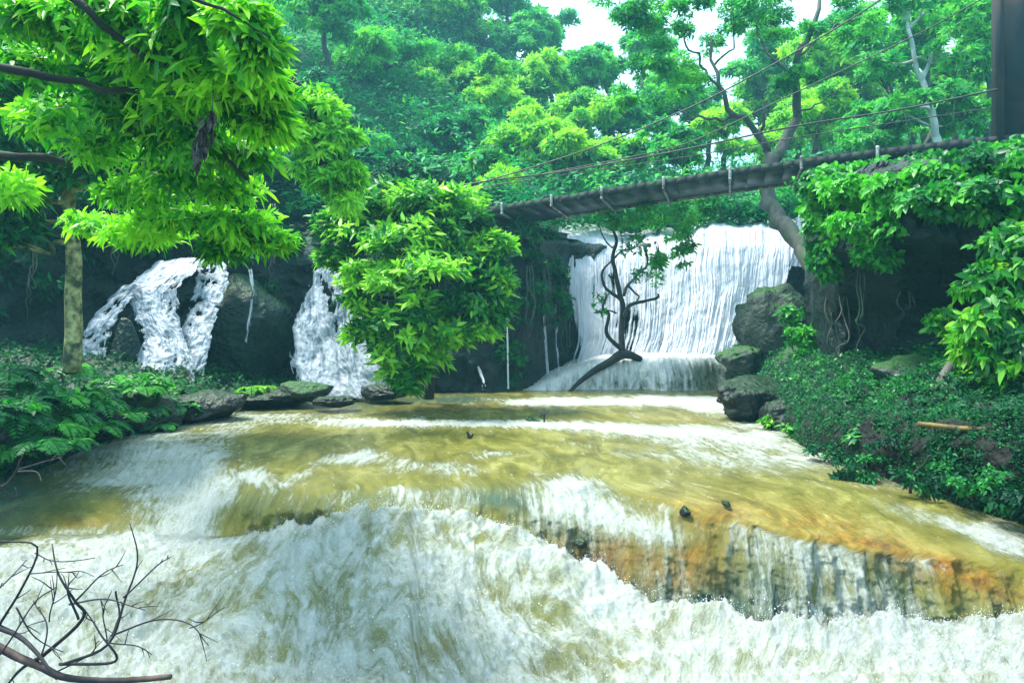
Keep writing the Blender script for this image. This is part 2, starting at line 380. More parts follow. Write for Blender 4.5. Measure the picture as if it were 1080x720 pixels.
# ------------------------------------------------------------------ the river
KPX = np.array([-500, -60, 100, 190, 240, 300, 390, 430, 520, 600, 640, 700, 760, 850, 930, 1000, 1080, 1500], float)
K = np.array([  # (py1,z1, py2,z2, py3,z3, z at 720)
    (462, -1.95, 490, -2.20, 570, -2.60, -3.00), (462, -1.95, 492, -2.20, 570, -2.60, -3.00), (462, -1.92, 495, -2.22, 570, -2.60, -3.00),
    (468, -1.90, 505, -2.25, 570, -2.60, -3.00), (498, -1.92, 535, -2.17, 573, -2.52, -3.00), (518, -1.92, 543, -2.08, 565, -2.38, -3.00),
    (508, -1.90, 526, -2.00, 543, -2.10, -2.90), (506, -1.90, 522, -1.98, 538, -2.03, -2.86), (506, -1.90, 530, -2.10, 552, -2.28, -3.00),
    (508, -1.90, 550, -2.25, 588, -2.68, -3.06), (516, -1.90, 570, -2.35, 622, -2.82, -3.10), (530, -1.90, 585, -2.35, 640, -2.86, -3.05),
    (545, -1.93, 600, -2.40, 650, -2.84, -3.05), (565, -2.00, 620, -2.42, 668, -2.82, -3.02), (580, -2.10, 630, -2.50, 670, -2.80, -3.00),
    (590, -2.15, 625, -2.40, 654, -2.62, -2.95), (600, -2.20, 630, -2.42, 657, -2.60, -2.90), (640, -2.30, 670, -2.50, 700, -2.70, -2.80)])
KF = np.arange(-500, 1501, 4.)
def _kblur(a, s=7):
    n = 3*s; w = np.exp(-.5*(np.arange(-n, n+1)/s)**2); w /= w.sum(); return np.convolve(np.pad(a, n, mode='edge'), w, 'valid')
KS = [_kblur(np.interp(KF, KPX, K[:, j])) for j in range(7)]
def river_base(px, py, lobes=True):
    """z of the water at measured (px, py)"""
    k = [np.interp(px, KF, KS[j]) for j in range(7)]
    if lobes:
        d = 7*noise3(px/46., 3.3, .1)+2.2*noise3(px/17., 8.3, .1)
        amt = sstep(230, 300, px); k[0] = k[0]+d*amt; k[2] = k[2]+d*.7*amt; k[4] = k[4]+amt*(5*noise3(px/19., 1.3, .7)+3.2*noise3(px/6., 4.3, .2)+2*noise3(px/2.6, 2.3, .2))
    z = np.full(np.broadcast(px, py).shape, -1.9)
    ys = [np.full_like(z, 405), k[0]+0*z, k[2]+0*z, k[4]+0*z, np.full_like(z, 720), np.full_like(z, 1100)]
    zs = [-1.86+0*z, k[1]+0*z, k[3]+0*z, k[5]+0*z, k[6]+0*z, k[6]-.12+0*z]
    # keep the shelf flat and let it bend over near the lip
    py = py+0*z
    for i in range(5):
        t = np.clip((py-ys[i])/(ys[i+1]-ys[i]), 0, 1)
        if i == 0: t = t**2.2
        sel = (py >= ys[i]); z = np.where(sel, zs[i]+(zs[i+1]-zs[i])*t, z)
    return z, k
def blur(a, s, axis):
    n = int(3*s)+1; w = np.exp(-.5*(np.arange(-n, n+1)/s)**2); w /= w.sum()
    p = [(0, 0)]*a.ndim; p[axis] = (n, n); b = np.pad(a, p, mode='edge')
    return sum(w[i]*np.take(b, np.arange(i, i+a.shape[axis]), axis=axis) for i in range(2*n+1))
def patches(px, py, lst):
    s = 0
    for cx, cy, rx, ry, rot, a in lst:
        c, q = math.cos(R(rot)), math.sin(R(rot)); dx = px-cx; dy = py-cy
        u = (dx*c+dy*q)/rx; v = (-dx*q+dy*c)/ry
        s = s+a*np.exp(-(u*u+v*v))
    return s
def build_river():
    cpx = np.concatenate([np.linspace(-500, -10, 90), np.linspace(-8, 1088, 780), np.linspace(1092, 1500, 80)])
    cpy = np.concatenate([np.linspace(404, 470, 95)[:-1], np.linspace(470, 735, 300)[:-1], np.linspace(735, 1100, 90)])
    PX, PY = np.meshgrid(cpx, cpy)
    z, k = river_base(PX, PY)
    z = blur(z, 2.6, 0); z = blur(z, 1.6, 1)
    # low step far back
    stp = sstep(430, 445, PX)*(1-sstep(740, 800, PX))
    edge = 437+3*noise3(PX/30., .5, .2)+(PX-600)*.02
    z = z+.05*stp*(1-sstep(edge-3, edge+4, PY))
    Y = F*(-z)/(PY-HZ); X = (PX-CX)/F*Y
    # masks in river terms
    lip, mid, toe = k[0], k[2], k[4]
    fallz = sstep(lip-2, lip+10, PY)*(1-sstep(toe-8, toe+4, PY))*sstep(225, 260, PX)
    below = sstep(toe-6, toe+6, PY)
    left = 1-sstep(215, 262, PX+ (PY-500)*.25)
    n_b = fbm(X*1.1, Y*1.1, 2.2, 4); n_s = fbm(X*3.2, Y*.9, 6.1, 4)
    foam = .27+.24*n_b+.26*n_s
    foam += patches(PX, PY, [
        (400, 446, 110, 5, 1, .55), (590, 449, 110, 4.5, 2, .55), (700, 456, 90, 8, 5, .42), (760, 430, 60, 9, 8, .5), (680, 423, 130, 5, 0, .75), (570, 425, 40, 3, 0, .4),
        (190, 466, 60, 12, -12, .7), (290, 438, 50, 4, 0, .25), (372, 484, 26, 7, -10, .45), (440, 492, 55, 9, 4, .4), (500, 478, 40, 4, 2, .2), (610, 520, 45, 16, 12, .75),
        (700, 545, 45, 12, 12, .5), (900, 490, 120, 26, 16, .22), (760, 480, 130, 22, 4, .32), (800, 455, 60, 14, 4, .2), (1060, 568, 40, 16, 22, .65), (985, 550, 60, 8, 16, .35), (250, 512, 40, 16, -20, .65), (320, 500, 50, 8, -35, .28),  # broad weak patches right of centre paint the shelf's greyish reflection as foam
        (640, 560, 34, 26, 8, -.1), (860, 545, 60, 14, 16, -.12), (1000, 585, 40, 14, 14, -.1)])
    foam = np.where(PY < lip, foam, foam)
    ff = .44+.28*fbm(X*2.6, z*.6, 1.1, 4)+patches(PX, PY, [(600, 540, 60, 26, 15, .2), (460, 522, 70, 12, 0, .12), (660, 600, 50, 34, 0, -.06), (720, 610, 40, 34, 0, .0), (650, 545, 26, 12, 20, .3), (690, 560, 30, 12, 10, .3), (610, 530, 30, 20, 10, .2), (860, 590, 70, 30, 20, .22), (900, 650, 70, 22, 0, .25), (1060, 640, 60, 25, 15, -.25), (960, 620, 24, 36, -15, -.1), (330, 545, 60, 14, -10, -.05), (270, 545, 30, 20, 0, -.12), (800, 640, 40, 30, 0, .1)])
    foam = foam*(1-fallz)+ff*fallz
    fb = .77+.26*n_b+.22*fbm(X*2.5, Y*2.5, 4.4, 4)+patches(PX, PY, [
        (440, 690, 60, 36, 20, -.32), (560, 650, 60, 26, 20, -.28), (490, 575, 85, 22, 5, -.22), (330, 640, 70, 24, -20, -.24), (700, 668, 50, 16, 5, -.2), (660, 708, 60, 14, 0, -.26), (300, 700, 60, 20, -20, -.3),
        (200, 640, 60, 30, -15, -.15), (860, 700, 60, 14, 0, -.1), (230, 600, 60, 12, -14, -.1), (540, 555, 60, 9, 18, .25), (620, 600, 50, 14, 35, .3), (640, 635, 60, 12, 20, .2), (900, 690, 160, 20, 4, .15)])
    foam = foam*(1-below)+fb*below
    fl = .58+.2*n_b+.18*fbm(X*.7, Y*3.2, 8.8, 4)+patches(PX, PY, [(70, 545, 90, 14, 3, -.35), (20, 515, 60, 22, 0, -.38), (0, 600, 60, 26, -20, -.25), (120, 530, 60, 5, -4, -.2), (210, 540, 60, 34, -20, .38), (170, 500, 80, 10, -5, .28), (150, 478, 60, 8, 0, .25), (60, 560, 60, 5, 0, .15), (130, 585, 90, 16, -12, .3), (100, 508, 50, 4, 2, .15)])
    lowl = 1-sstep(560, 600, PY)
    foam = foam*(1-left*lowl)+fl*left*lowl
    rock = patches(PX, PY, [(880, 564, 95, 22, 18, .55), (640, 590, 30, 40, 8, .95), (720, 605, 60, 40, 5, .85), (760, 545, 60, 16, 12, .6), (590, 545, 20, 10, 0, .5), (1040, 620, 70, 22, 14, .55), (960, 590, 80, 22, 20, .4), (440, 695, 60, 26, 20, .35), (600, 575, 26, 12, 0, .5),
                           (240, 488, 14, 9, 0, .35), (80, 550, 60, 8, 0, .45), (500, 428, 50, 5, 0, .35), (720, 440, 60, 5, 0, .15), (260, 560, 30, 10, 0, .3), (1000, 600, 60, 12, 15, .3)])
    rock = np.clip(rock*(.8+.9*fbm(X*4, Y*4+z*4, 3.0, 3)), 0, 1)
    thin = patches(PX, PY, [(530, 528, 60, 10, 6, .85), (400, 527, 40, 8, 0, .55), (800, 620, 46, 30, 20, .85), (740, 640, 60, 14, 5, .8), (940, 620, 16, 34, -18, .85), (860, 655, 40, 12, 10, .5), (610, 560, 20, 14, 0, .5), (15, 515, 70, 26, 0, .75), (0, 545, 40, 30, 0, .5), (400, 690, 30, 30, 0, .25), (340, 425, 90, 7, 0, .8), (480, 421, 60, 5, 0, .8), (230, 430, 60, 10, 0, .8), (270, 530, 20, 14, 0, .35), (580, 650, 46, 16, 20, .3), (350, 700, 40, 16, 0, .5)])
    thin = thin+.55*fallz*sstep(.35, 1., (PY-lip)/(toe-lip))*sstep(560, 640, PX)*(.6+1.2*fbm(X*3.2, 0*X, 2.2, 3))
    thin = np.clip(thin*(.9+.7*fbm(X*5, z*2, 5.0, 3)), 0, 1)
    # relief
    foam = np.clip(foam, 0, 1.05)
    rough = sstep(.35, .95, foam)
    near = 1-sstep(9, 18, Y)
    dz = .018*fbm(X*2.2+.3*Y, Y*1.1, 1.0, 4)+.010*fbm(X*7, Y*3, 3.0, 3)
    dz += (rough*.75+.25*below)*(1-fallz)*(.12*fbm(X*1.7, Y*1.7, 5.0, 4)+(.06*ridged(X*3.4+.4*fbm(X*2, Y*2, 1, 2), Y*2.6, 7.0, 5)+.03*fbm(X*14, Y*9, 2.0, 3))*(.4+.6*near))
    dz += below*(.16*noise3(X*1.0, Y*1.0, 9.9)+.085*ridged(X*1.9, Y*1.7, 3.9, 5)+.035*ridged(X*6, Y*5, 1.9, 3))+.10*np.exp(-((PY-toe-9)/9.)**2)*sstep(230, 290, PX)*(ridged(X*3.3, Y*3., 1.1, 5)-.1)
    dz += (1-rough)*(1-below)*.012*ridged(X*2.6+Y*.8, Y*2.2-X*.4, 2.2, 4)
    rib = fbm(X*4.5+.25*noise3(X*2, z*3, 0), z*.7, 2.0, 4)+.5*fbm(X*14, z*1.5, 4.0, 3)
    dy = -fallz*(.11*rib+.05*fbm(X*9, z*9, 1.0, 3))
    Y2 = Y+dy; z2 = z+dz
    # keep the swell from opening at the frame edges
    P = np.stack([X, Y2, z2], -1)
    # flow coordinates
    seg = np.zeros_like(X); d = np.linalg.norm(np.diff(P, axis=0), axis=2); seg[1:] = np.cumsum(d, 0)
    u = X*(1-.42*below)+below*.22*fbm(X*.9, Y*.9, 3.3, 3)+.30*noise3(X*.55, Y*.55, 1.5)+(1-below)*(1-fallz)*.16*(Y-8)+below*.0
    flow = np.stack([u, seg+.5*noise3(X*.7, 1.1, 1.5)+below*.15*fbm(X*1.1, Y*1.1, 6.3, 3), X*0], -1)
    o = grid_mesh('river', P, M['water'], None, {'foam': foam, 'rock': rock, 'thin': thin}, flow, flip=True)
    tag(o, 'olive and white river water sliding over a rounded rock shelf in the foreground', kind='structure')
    # spray: droplets thrown up where water lands
    msk = below*np.exp(-((PY-toe-4)/10.)**2)*(PX > 250)*1.6+.30*below*rough*sstep(0, .5, ridged(X*1.9, Y*1.7, 3.9, 5))*(PX > 0)+.5*left*lowl*sstep(.7, 1, foam)
    msk = (msk*(PX > -60)*(PX < 1140)*(PY < 735)).ravel(); msk /= msk.sum()
    n = 15000; idx = rng.choice(len(msk), n, p=msk); C = P.reshape(-1, 3)[idx]
    h = rng.exponential(.05, n)*(.4+1.2*sstep(-.1, .5, noise3(C[:, 0]*2.5, C[:, 1]*2.5, 1.))); C = C+np.stack([rng.normal(0, .03, n), rng.normal(0, .03, n), h], -1)
    r = .0012+rng.exponential(.0011, n)
    octa = np.array([(1, 0, 0), (-1, 0, 0), (0, 1, 0), (0, -1, 0), (0, 0, 1.5), (0, 0, -1.5)], float)
    fc = np.array([0, 2, 4, 2, 1, 4, 1, 3, 4, 3, 0, 4, 2, 0, 5, 1, 2, 5, 3, 1, 5, 0, 3, 5])
    V = C[:, None]+octa[None]*r[:, None, None]
    o = mesh_np('spray', V.reshape(-1, 3), (np.arange(n)[:, None]*6+fc[None]), np.full(n*8, 3), M['spray'], None, None, True)
    tag(o, 'fine white droplets thrown up from the foaming foreground water', kind='stuff')
build_river()

# riverbed / ground sheet that reaches the horizon
def ground():
    xs = np.concatenate([[-400, -200, -100], np.linspace(-60, 60, 60), [100, 200, 400]]); ys = np.concatenate([[-300, -100, -30], np.linspace(-10, 30, 40), [60, 120, 250, 500]])
    X, Y = np.meshgrid(xs, ys); Z = -3.6+.15*fbm(X*.4, Y*.4, 1.0, 3)
    Z += 1.2*sstep(9, 20, Y)
    o = grid_mesh('ground', np.stack([X, Y, Z], -1), M['rock'], flip=False); tag(o, kind='structure')
ground()

# ------------------------------------------------------------------ cliff
CL = np.array([(-700, 10, 4.4), (-300, 14, 4.4), (0, 17, 4.4), (120, 18.6, 4.4), (250, 19.6, 3.6), (330, 20.1, 2.8), (420, 20.3, 2.9), (520, 20.8, 3.4), (560, 21.8, 3.6), (585, 24.6, 3.8), (640, 26.2, 3.9), (860, 26.2, 4.2), (900, 24, 4.4), (1000, 22, 4.8), (1300, 20, 5.5), (1700, 15, 5.5)], float)
def cliff():
    px = np.linspace(-700, 1700, 620); Yc = blur(np.interp(px, CL[:, 0], CL[:, 1])[None], 3, 1)[0]; top = np.interp(px, CL[:, 0], CL[:, 2])
    t = np.linspace(0, 1, 110); Z = -2.6+(top[None]+2.6)*t[:, None]
    X = (px-CX)/F*Yc; X = np.repeat(X[None], 110, 0); Y = np.repeat(Yc[None], 110, 0)
    d = .6*fbm(X*.8, Y*.5, Z*.5, 4)+.42*ridged(X*1.6, Z*.7, Y*.2, 5)+.16*fbm(X*5, Y*5, Z*3, 4)+.22*np.abs(((Z*1.15+.5*noise3(X*.5, Z*.2, 4.)) % 1)-.5)
    Y = Y+.5-d-.9*sstep(0, 1, 1-t[:, None])*.5
    Y = Y+sstep(.9, 1, t[:, None])*1.2
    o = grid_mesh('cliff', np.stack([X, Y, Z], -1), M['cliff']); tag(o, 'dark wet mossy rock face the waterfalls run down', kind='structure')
cliff()
# forested hillside behind the cliff
def hill_z(X, Y):
    Y = np.minimum(Y, 56)
    b = 3.6+np.maximum(0, Y-23)*.26
    L_ = (1-sstep(-14, 10, X-(Y-30)*.09))            # left hill is steep
    b = b+L_*np.maximum(0, Y-27)*.62
    b = b+sstep(12, 34, X)*np.maximum(0, Y-20)*.12
    return b+1.2*noise3(X*.09, Y*.09, 2.0)
def hill():
    xs = np.linspace(-110, 110, 120); v = np.linspace(0, 1, 90)
    pxs = (xs[None]/np.maximum(20, 1))*F+CX
    X = np.repeat(xs[None], 90, 0)
    Yb = np.interp(X*1.0, (CL[:, 0]-CX)/F*CL[:, 1], CL[:, 1])+1.0
    Y = Yb+(v[:, None]**1.3)*80
    Z = hill_z(X, Y); e = sstep(.03, .26, v[:, None]); Z = Z*e+(np.interp(X, (CL[:, 0]-CX)/F*CL[:, 1], CL[:, 2])-.3)*(1-e)
    o = grid_mesh('hillside', np.stack([X, Y, Z], -1), M['hill']); tag(o, 'steep forest slope rising behind the waterfalls', kind='structure')
hill()

# ------------------------------------------------------------------ waterfalls
def fall(name, le, re_, Yt, cover, mat, label, nu=200, nv=240, seed=0, freq=7., fz=.8, bulge=.4, lace=0., topfn=None):
    """le/re_: edge polylines [(px,py)], top to bottom; Yt: depth along the drop; gaps between strands are real holes"""
    t = np.linspace(0, 1, nv); s = np.linspace(0, 1, nu)
    def edge(e):
        e = np.array(e, float); q = np.linspace(0, 1, len(e)); return np.interp(t, q, e[:, 0]), np.interp(t, q, e[:, 1])
    lx, ly = edge(le); rx, ry = edge(re_)
    PX = lx[:, None]+(rx-lx)[:, None]*s; PY = ly[:, None]+(ry-ly)[:, None]*s
    T = t[:, None]+0*PX; S = s[None]+0*PX
    if topfn is not None: PY = PY+topfn(PX)*(1-T)**3
    Yd = np.interp(t, np.linspace(0, 1, len(Yt)), Yt)[:, None]+0*PX
    X = (PX-CX)/F*Yd; Z = (HZ-PY)/F*Yd
    wmid = np.mean(np.abs(rx-lx))/F*np.mean(Yt); U = (S-.5)*wmid*(.35+.65*np.abs(rx-lx)/np.mean(np.abs(rx-lx)))[:, None]
    U = U+.12*noise3(U*.9, Z*.6, seed+.3)+(.015+.05*lace)*noise3(U*4, Z*2.4, seed+.7)
    n = fbm(U*freq, Z*fz, seed, 6, gain=.66)
    n2 = fbm(U*2.0, Z*1.2, seed+3, 4)
    if lace:
        rl = ridged(U*freq*.45+.3*n2, Z*fz*1.6, seed+5, 4); n = n*(1-lace)+lace*(rl*.55-.12)
    Yd = Yd-bulge*(.30*noise3(U*1.5, Z*.35, seed+1)+.30*n+.22*n2)
    c = cover(S, T, PX, PY)
    edg = np.minimum(S, 1-S)*(rx-lx)[:, None]
    c = c-.55*(1-sstep(0, 1, edg/np.minimum(12, .3*np.abs(rx-lx)+.01)[:, None]))-.5*(1-sstep(0, .03, T))*(topfn is None)
    k = c+1.05*n+.30*n2
    keep = (k > 0)
    fm = keep[:-1, :-1] & keep[1:, :-1] & keep[:-1, 1:] & keep[1:, 1:]
    X = (PX-CX)/F*Yd+0; P = np.stack([X, Yd, Z], -1)
    flow = np.stack([U+seed, Z*1.0+.3*noise3(X*2, Z*2, 0), X*0], -1)
    o = grid_mesh(name, P, mat, None, {'foam': np.clip(.22-.22*lace+(1.25-.2*lace)*k, 0, 1)}, flow, mask=fm)
    tag(o, label, kind='structure'); return o
def cov_main(S, T, PX, PY):
    c = .38+.40*sstep(690, 730, PX)-.5*patches(PX, PY, [(662, 345, 20, 36, 0, .75), (702, 330, 9, 60, 0, .35), (640, 290, 18, 20, 20, .35), (680, 270, 14, 22, 0, .5), (700, 240, 20, 9, 0, .4)])
    c = c+.25*patches(PX, PY, [(615, 330, 20, 60, -8, 1), (780, 280, 60, 60, 0, 1)])+.3*sstep(.88, 1, T)
    return c
fall('waterfall', [(583, 234), (590, 270), (600, 320), (607, 360), (600, 392)], [(842, 226), (840, 262), (828, 300), (812, 345), (800, 392)],
     [28.4, 26.4, 25.8, 25.4, 25.1, 24.8, 24.5, 24.2, 23.9, 23.6], cov_main, M['fall'], 'tall broad white waterfall curtain beneath the right half of the footbridge', 1000, 420, 2.0, freq=6.5, fz=.38,
     topfn=lambda p: 5*noise3(p/24., .3, .3)+16*np.exp(-((p-665)/34.)**2)+12*np.exp(-((p-722)/16.)**2)+7*sstep(740, 700, p)*0+3*noise3(p/7., .3, .3))
fall('waterfall', [(838, 226), (836, 250), (832, 280)], [(860, 222), (858, 240), (850, 282)], [25.9, 25.6, 25.4], lambda S, T, PX, PY: .45+0*S, M['fall'], 'narrow white strand of falling water right of the leaning trunk', 40, 90, 5.0)
LF = dict(freq=8, fz=2.1, lace=.62)
fall('waterfall', [(160, 274), (142, 290), (126, 306), (134, 330), (146, 356), (136, 380), (118, 404)], [(222, 268), (212, 286), (196, 304), (194, 330), (202, 356), (212, 380), (214, 410)],
     [18.4, 17.9, 17.5, 17.2, 16.9, 16.5, 16.1], lambda S, T, PX, PY: .06+.25*patches(PX, PY, [(165, 292, 30, 9, -35, 1), (168, 345, 8, 26, 0, 1), (165, 395, 34, 9, 0, 1.2)]), M['fall'], 'broken lacy waterfall dropping over ledges on the far left cliff', 300, 460, 8.0, **LF)
fall('waterfall', [(200, 270), (198, 296), (192, 325), (182, 352), (160, 384)], [(252, 272), (245, 302), (238, 330), (230, 358), (222, 394)],
     [18.6, 18.1, 17.6, 17.1, 16.7], lambda S, T, PX, PY: .03+.15*sstep(.3, 1, T), M['fall'], 'second lacy stream joining the far left waterfall from the right', 240, 380, 9.3, **LF)
fall('waterfall', [(128, 298), (108, 316), (86, 338), (76, 360), (78, 388)], [(156, 300), (138, 322), (126, 346), (120, 368), (116, 392)],
     [17.5, 17.2, 16.9, 16.6, 16.3], lambda S, T, PX, PY: .08+0*S, M['fall'], 'thin spray of water spilling left round the dark green boulder', 180, 300, 10.1, **LF)
fall('waterfall', [(326, 280), (318, 310), (304, 345), (306, 385), (318, 418)], [(366, 278), (376, 310), (392, 345), (406, 385), (414, 420)],
     [19.6, 19.2, 18.8, 18.4, 18.1], lambda S, T, PX, PY: .08+.38*T-.5*patches(PX, PY, [(350, 330, 9, 26, 0, .8), (365, 370, 8, 16, 0, .5)]), M['fall'], 'white waterfall half hidden behind the leafy bush at centre left', 340, 400, 11.0, freq=7., fz=1.3, lace=.6)
fall('waterfall', [(260, 282), (264, 305), (261, 330), (256, 362)], [(267, 282), (270, 305), (268, 330), (262, 364)], [18.2, 18.0, 17.8], lambda S, T, PX, PY: .05+0*S, M['fall'], 'thin white trickle down the rock between the two left waterfalls', 24, 120, 13.0, bulge=.15)
fall('waterfall', [(500, 378), (503, 390), (506, 402), (505, 420)], [(502, 378), (508, 390), (513, 402), (522, 420)], [20.6, 20.2, 19.8], lambda S, T, PX, PY: .12+0*S, M['fall'], 'short slanting white jet low on the dark cliff behind the bush', 16, 60, 14.0, bulge=.05)
fall('waterfall', [(533.6, 262), (534.2, 290), (533.6, 330), (534.6, 370), (535, 410)], [(535, 262), (535.7, 290), (535.2, 330), (536.4, 370), (537.6, 410)], [20.9, 20.7, 20.5], lambda S, T, PX, PY: .6+0*S, M['fall'], 'hair thin vertical thread of water at the right edge of the bush', 6, 160, 15.0, bulge=.03)
# thin veils in the dark recess
for q, (a, b) in enumerate([(572, 330), (584, 318)]):
    fall('waterfall', [(a, b), (a+1, 360), (a+3, 400)], [(a+4, b), (a+6, 360), (a+9, 400)], [23, 22.8, 22.6], lambda S, T, PX, PY: .12+0*S, M['fall'], ['left faint veil of dripping water in the dark recess', 'right faint veil of dripping water in the dark recess'][q], 14, 70, 17.0+q, bulge=.05)
def cascade():
    # rounded travertine step under the main fall
    nu, nv = 300, 130; u = np.linspace(0, 1, nu); v = np.linspace(0, 1, nv)
    px = 545+u*270
    toppy = np.interp(px, [545, 565, 600, 640, 680, 760, 790, 815], [416, 408, 392, 380, 378, 379, 384, 394])
    Yl = np.interp(px, [545, 600, 680, 760, 815], [21.3, 22.2, 22.0, 22.0, 22.6])+.35*noise3(px/28., .4, 0)
    zl = (HZ-toppy)/F*Yl
    X = np.zeros((nv, nu)); Y = X.copy(); Z = X.copy()
    a = np.clip((v-.35)/.65, 0, 1)[:, None]
    b = np.clip(1-v/.35, 0, 1)[:, None]
    zb = -1.98
    Yv = Yl[None]-a**.8*(.75+.25*noise3(px/20., 1.5, 0)[None])+b*3.2
    Zv = zl[None]-(zl-zb)[None]*a**1.6+b*.10
    PXm = np.repeat(px[None], nv, 0)
    X = (PXm-CX)/F*Yl[None]*1.0
    n = fbm(X*6, Zv*1.6, 4., 5, gain=.65); Yv = Yv-.34*n*a-.2*noise3(X*1.8, Zv*1.2, 2.)*a; Zv = Zv+.10*ridged(X*2.5, Yv*2.5, 1., 4)*(1-a)
    foam = .52+.85*n*a+.12*fbm(X*4, Yv*4, 2., 3)+.2*(1-a)-patches(PXm, Zv*0+a*40+378, [(735, 405, 14, 20, 0, .5), (760, 400, 18, 20, 0, .45), (790, 395, 16, 16, 0, .5), (712, 402, 5, 16, 0, .3)])+.4*sstep(.85, 1, a)
    flow = np.stack([X, Zv-Yv*.8, X*0], -1)
    o = grid_mesh('waterfall', np.stack([X, Yv, Zv], -1), M['cascade'], None, {'foam': np.clip(foam, 0, 1)}, flow, flip=False)
    tag(o, 'low rounded white cascade spilling over the step at the foot of the tall waterfall', kind='structure')
cascade()

# ------------------------------------------------------------------ rocks
_ico = None
def ico():
    global _ico
    if _ico is None:
        import bmesh
        bm = bmesh.new(); bmesh.ops.create_icosphere(bm, subdivisions=5, radius=1)
        V = np.array([v.co[:] for v in bm.verts]); Fc = np.array([[v.index for v in f.verts] for f in bm.faces]); bm.free(); _ico = (V, Fc)
    return _ico
def rock(c, r, seed, mat, label, group=None, rough=.28, name='rock', cat='rock', layers=0.):
    V, Fc = ico(); V = V.copy(); r = np.asarray(r, float); s = seed*7.31
    d = 1+rough*fbm(V[:, 0]*1.3+s, V[:, 1]*1.3, V[:, 2]*1.3, 3)*1.6+rough*.5*ridged(V[:, 0]*2.6+s, V[:, 1]*2.6, V[:, 2]*2.6, 4)+.05*fbm(V[:, 0]*9+s, V[:, 1]*9, V[:, 2]*9, 3)
    # flat facets
    for k in range(7):
        n = unit(np.random.default_rng(int(seed*100)+k).normal(size=3)); h = V@n
        d = np.where(h*d > .72, .72/np.maximum(h, .3), d)*.6+d*.4
    V = V*d[:, None]*r
    if layers: V[:, :2] *= (1+layers*np.sin(V[:, 2]*22+3*noise3(V[:, 0]*2, V[:, 1]*2, s)))[:, None]
    o = mesh_np(name, V, Fc, np.full(len(Fc), 3), mat, None, None, True)
    o.location = tuple(c); tag(o, label, cat, group); return o
def rk(px, py, Y, wpx, hpx, seed, mat, label, group=None, dep=.8, **k):
    c = Wp(px, py, Y); rx = wpx/2/F*Y; rz = hpx/2/F*Y
    return rock(c, (rx, max(rx*dep, .1), rz), seed, mat, label, group, **k)
rk(134, 370, 16.7, 30, 64, 1, M['dark_boulder'], 'dark green boulder splitting the far left waterfall')
rk(258, 352, 19.3, 100, 150, 2, M['dark_boulder'], 'broad dark mossy rock between the two left waterfalls', rough=.2)
rk(822, 352, 18.5, 88, 92, 3, M['boulder'], 'large grey green boulder in front of the right edge of the tall waterfall', dep=.9)
rk(782, 378, 18.2, 48, 30, 31, M['boulder'], 'small grey boulder low against the left side of the large waterfall boulder')
rk(852, 384, 16.8, 66, 56, 4, M['boulder'], 'mossy boulder below the leaning trunk right of the large boulder')
rk(800, 424, 14.6, 88, 52, 5, M['rock'], 'jagged black wet rock jutting into the river below the boulders', rough=.4, layers=.03)
rk(838, 444, 13.3, 80, 42, 6, M['rock'], 'low dark rock with leaves on it at the point of the right bank', rough=.35)
rk(880, 430, 13.6, 100, 30, 7, M['rock'], 'flat layered rock at the foot of the dark overhang', rough=.3, layers=.04)
rk(972, 396, 11.3, 80, 46, 8, M['boulder'], 'pale grey rock with a grassy top beside the leaning log', rough=.3)
rk(1062, 440, 8.6, 80, 40, 9, M['rock'], 'dark rock sunk in the right bank at the frame edge')
rk(210, 428, 14.4, 80, 36, 10, M['rock'], 'black rock under the ferns at the tip of the left bank', rough=.35)
rk(285, 420, 17.0, 90, 22, 11, M['rock'], 'low wide black rock with bright ferns left of the bush', rough=.3)
rk(322, 412, 16.9, 62, 22, 12, M['boulder'], 'smooth grey wet rock at the foot of the second left waterfall', rough=.15)
rk(405, 414, 17.8, 50, 18, 13, M['rock'], 'small black rock at the water line under the bush', rough=.3)
rk(352, 424, 16.0, 46, 12, 14, M['rock'], 'thin black rock barely above the water left of the bush', rough=.3)
rk(60, 448, 11.8, 120, 50, 15, M['rock'], 'large dark rock beneath the ferns of the left bank', rough=.35)
rk(150, 440, 13.2, 90, 44, 16, M['rock'], 'dark rock behind the white riffle on the left bank', rough=.35)
rk(-20, 458, 10.4, 90, 50, 17, M['rock'], 'black rock at the left frame edge above the channel', rough=.35)
LS = [(868, 408, 15.0, 60, 16, 'dark slab under the vines at the foot of the overhang'), (905, 418, 13.2, 56, 15, 'flat dark slab in front of the dark hollow'), (935, 432, 11.6, 50, 14, 'dark slab in the middle of the right bank'), (890, 444, 11.8, 46, 13, 'dark slab just above the water side of the right bank'), (925, 458, 10.3, 52, 11, 'long dark slab on the rim of the right bank'),
      (985, 466, 9.3, 60, 12, 'long dark slab below the bamboo pole'), (1050, 474, 8.5, 60, 14, 'dark slab on the rim near the right frame edge'), (960, 410, 11.8, 40, 16, 'dark stone below the pale grey rock'), (1010, 436, 9.6, 44, 12, 'dark slab right of the foot of the leaning log')]
for i, (x, y, Y, w, h, lb) in enumerate(LS): rk(x, y, Y, w, h, 60+i, M['rock'], lb, 'dark slabs on the right bank', rough=.35, layers=.04, name='rock')
# small stones breaking the surface at the shelf lip
for i, (x, y, w, h) in enumerate([(722, 540, 11, 10), (766, 531, 8, 6), (612, 572, 14, 12), (240, 698, 26, 8), (262, 690, 9, 5)]):
    Y = F*(-river_base(np.array([x*1.]), np.array([y+4.]))[0][0])/(y+4-HZ)
    rk(x, y, Y-.03, w, h, 40+i, M['rock'], ['small black stone poking through at the shelf lip', 'tiny dark stone just behind the shelf lip', 'wet brown stone at the base of the foaming left lobe',
        'flat black stone in the foam near the dead branch', 'small dark stone beside the flat one in the near foam'][i], 'stones breaking the water surface', name='stone', cat='stone')

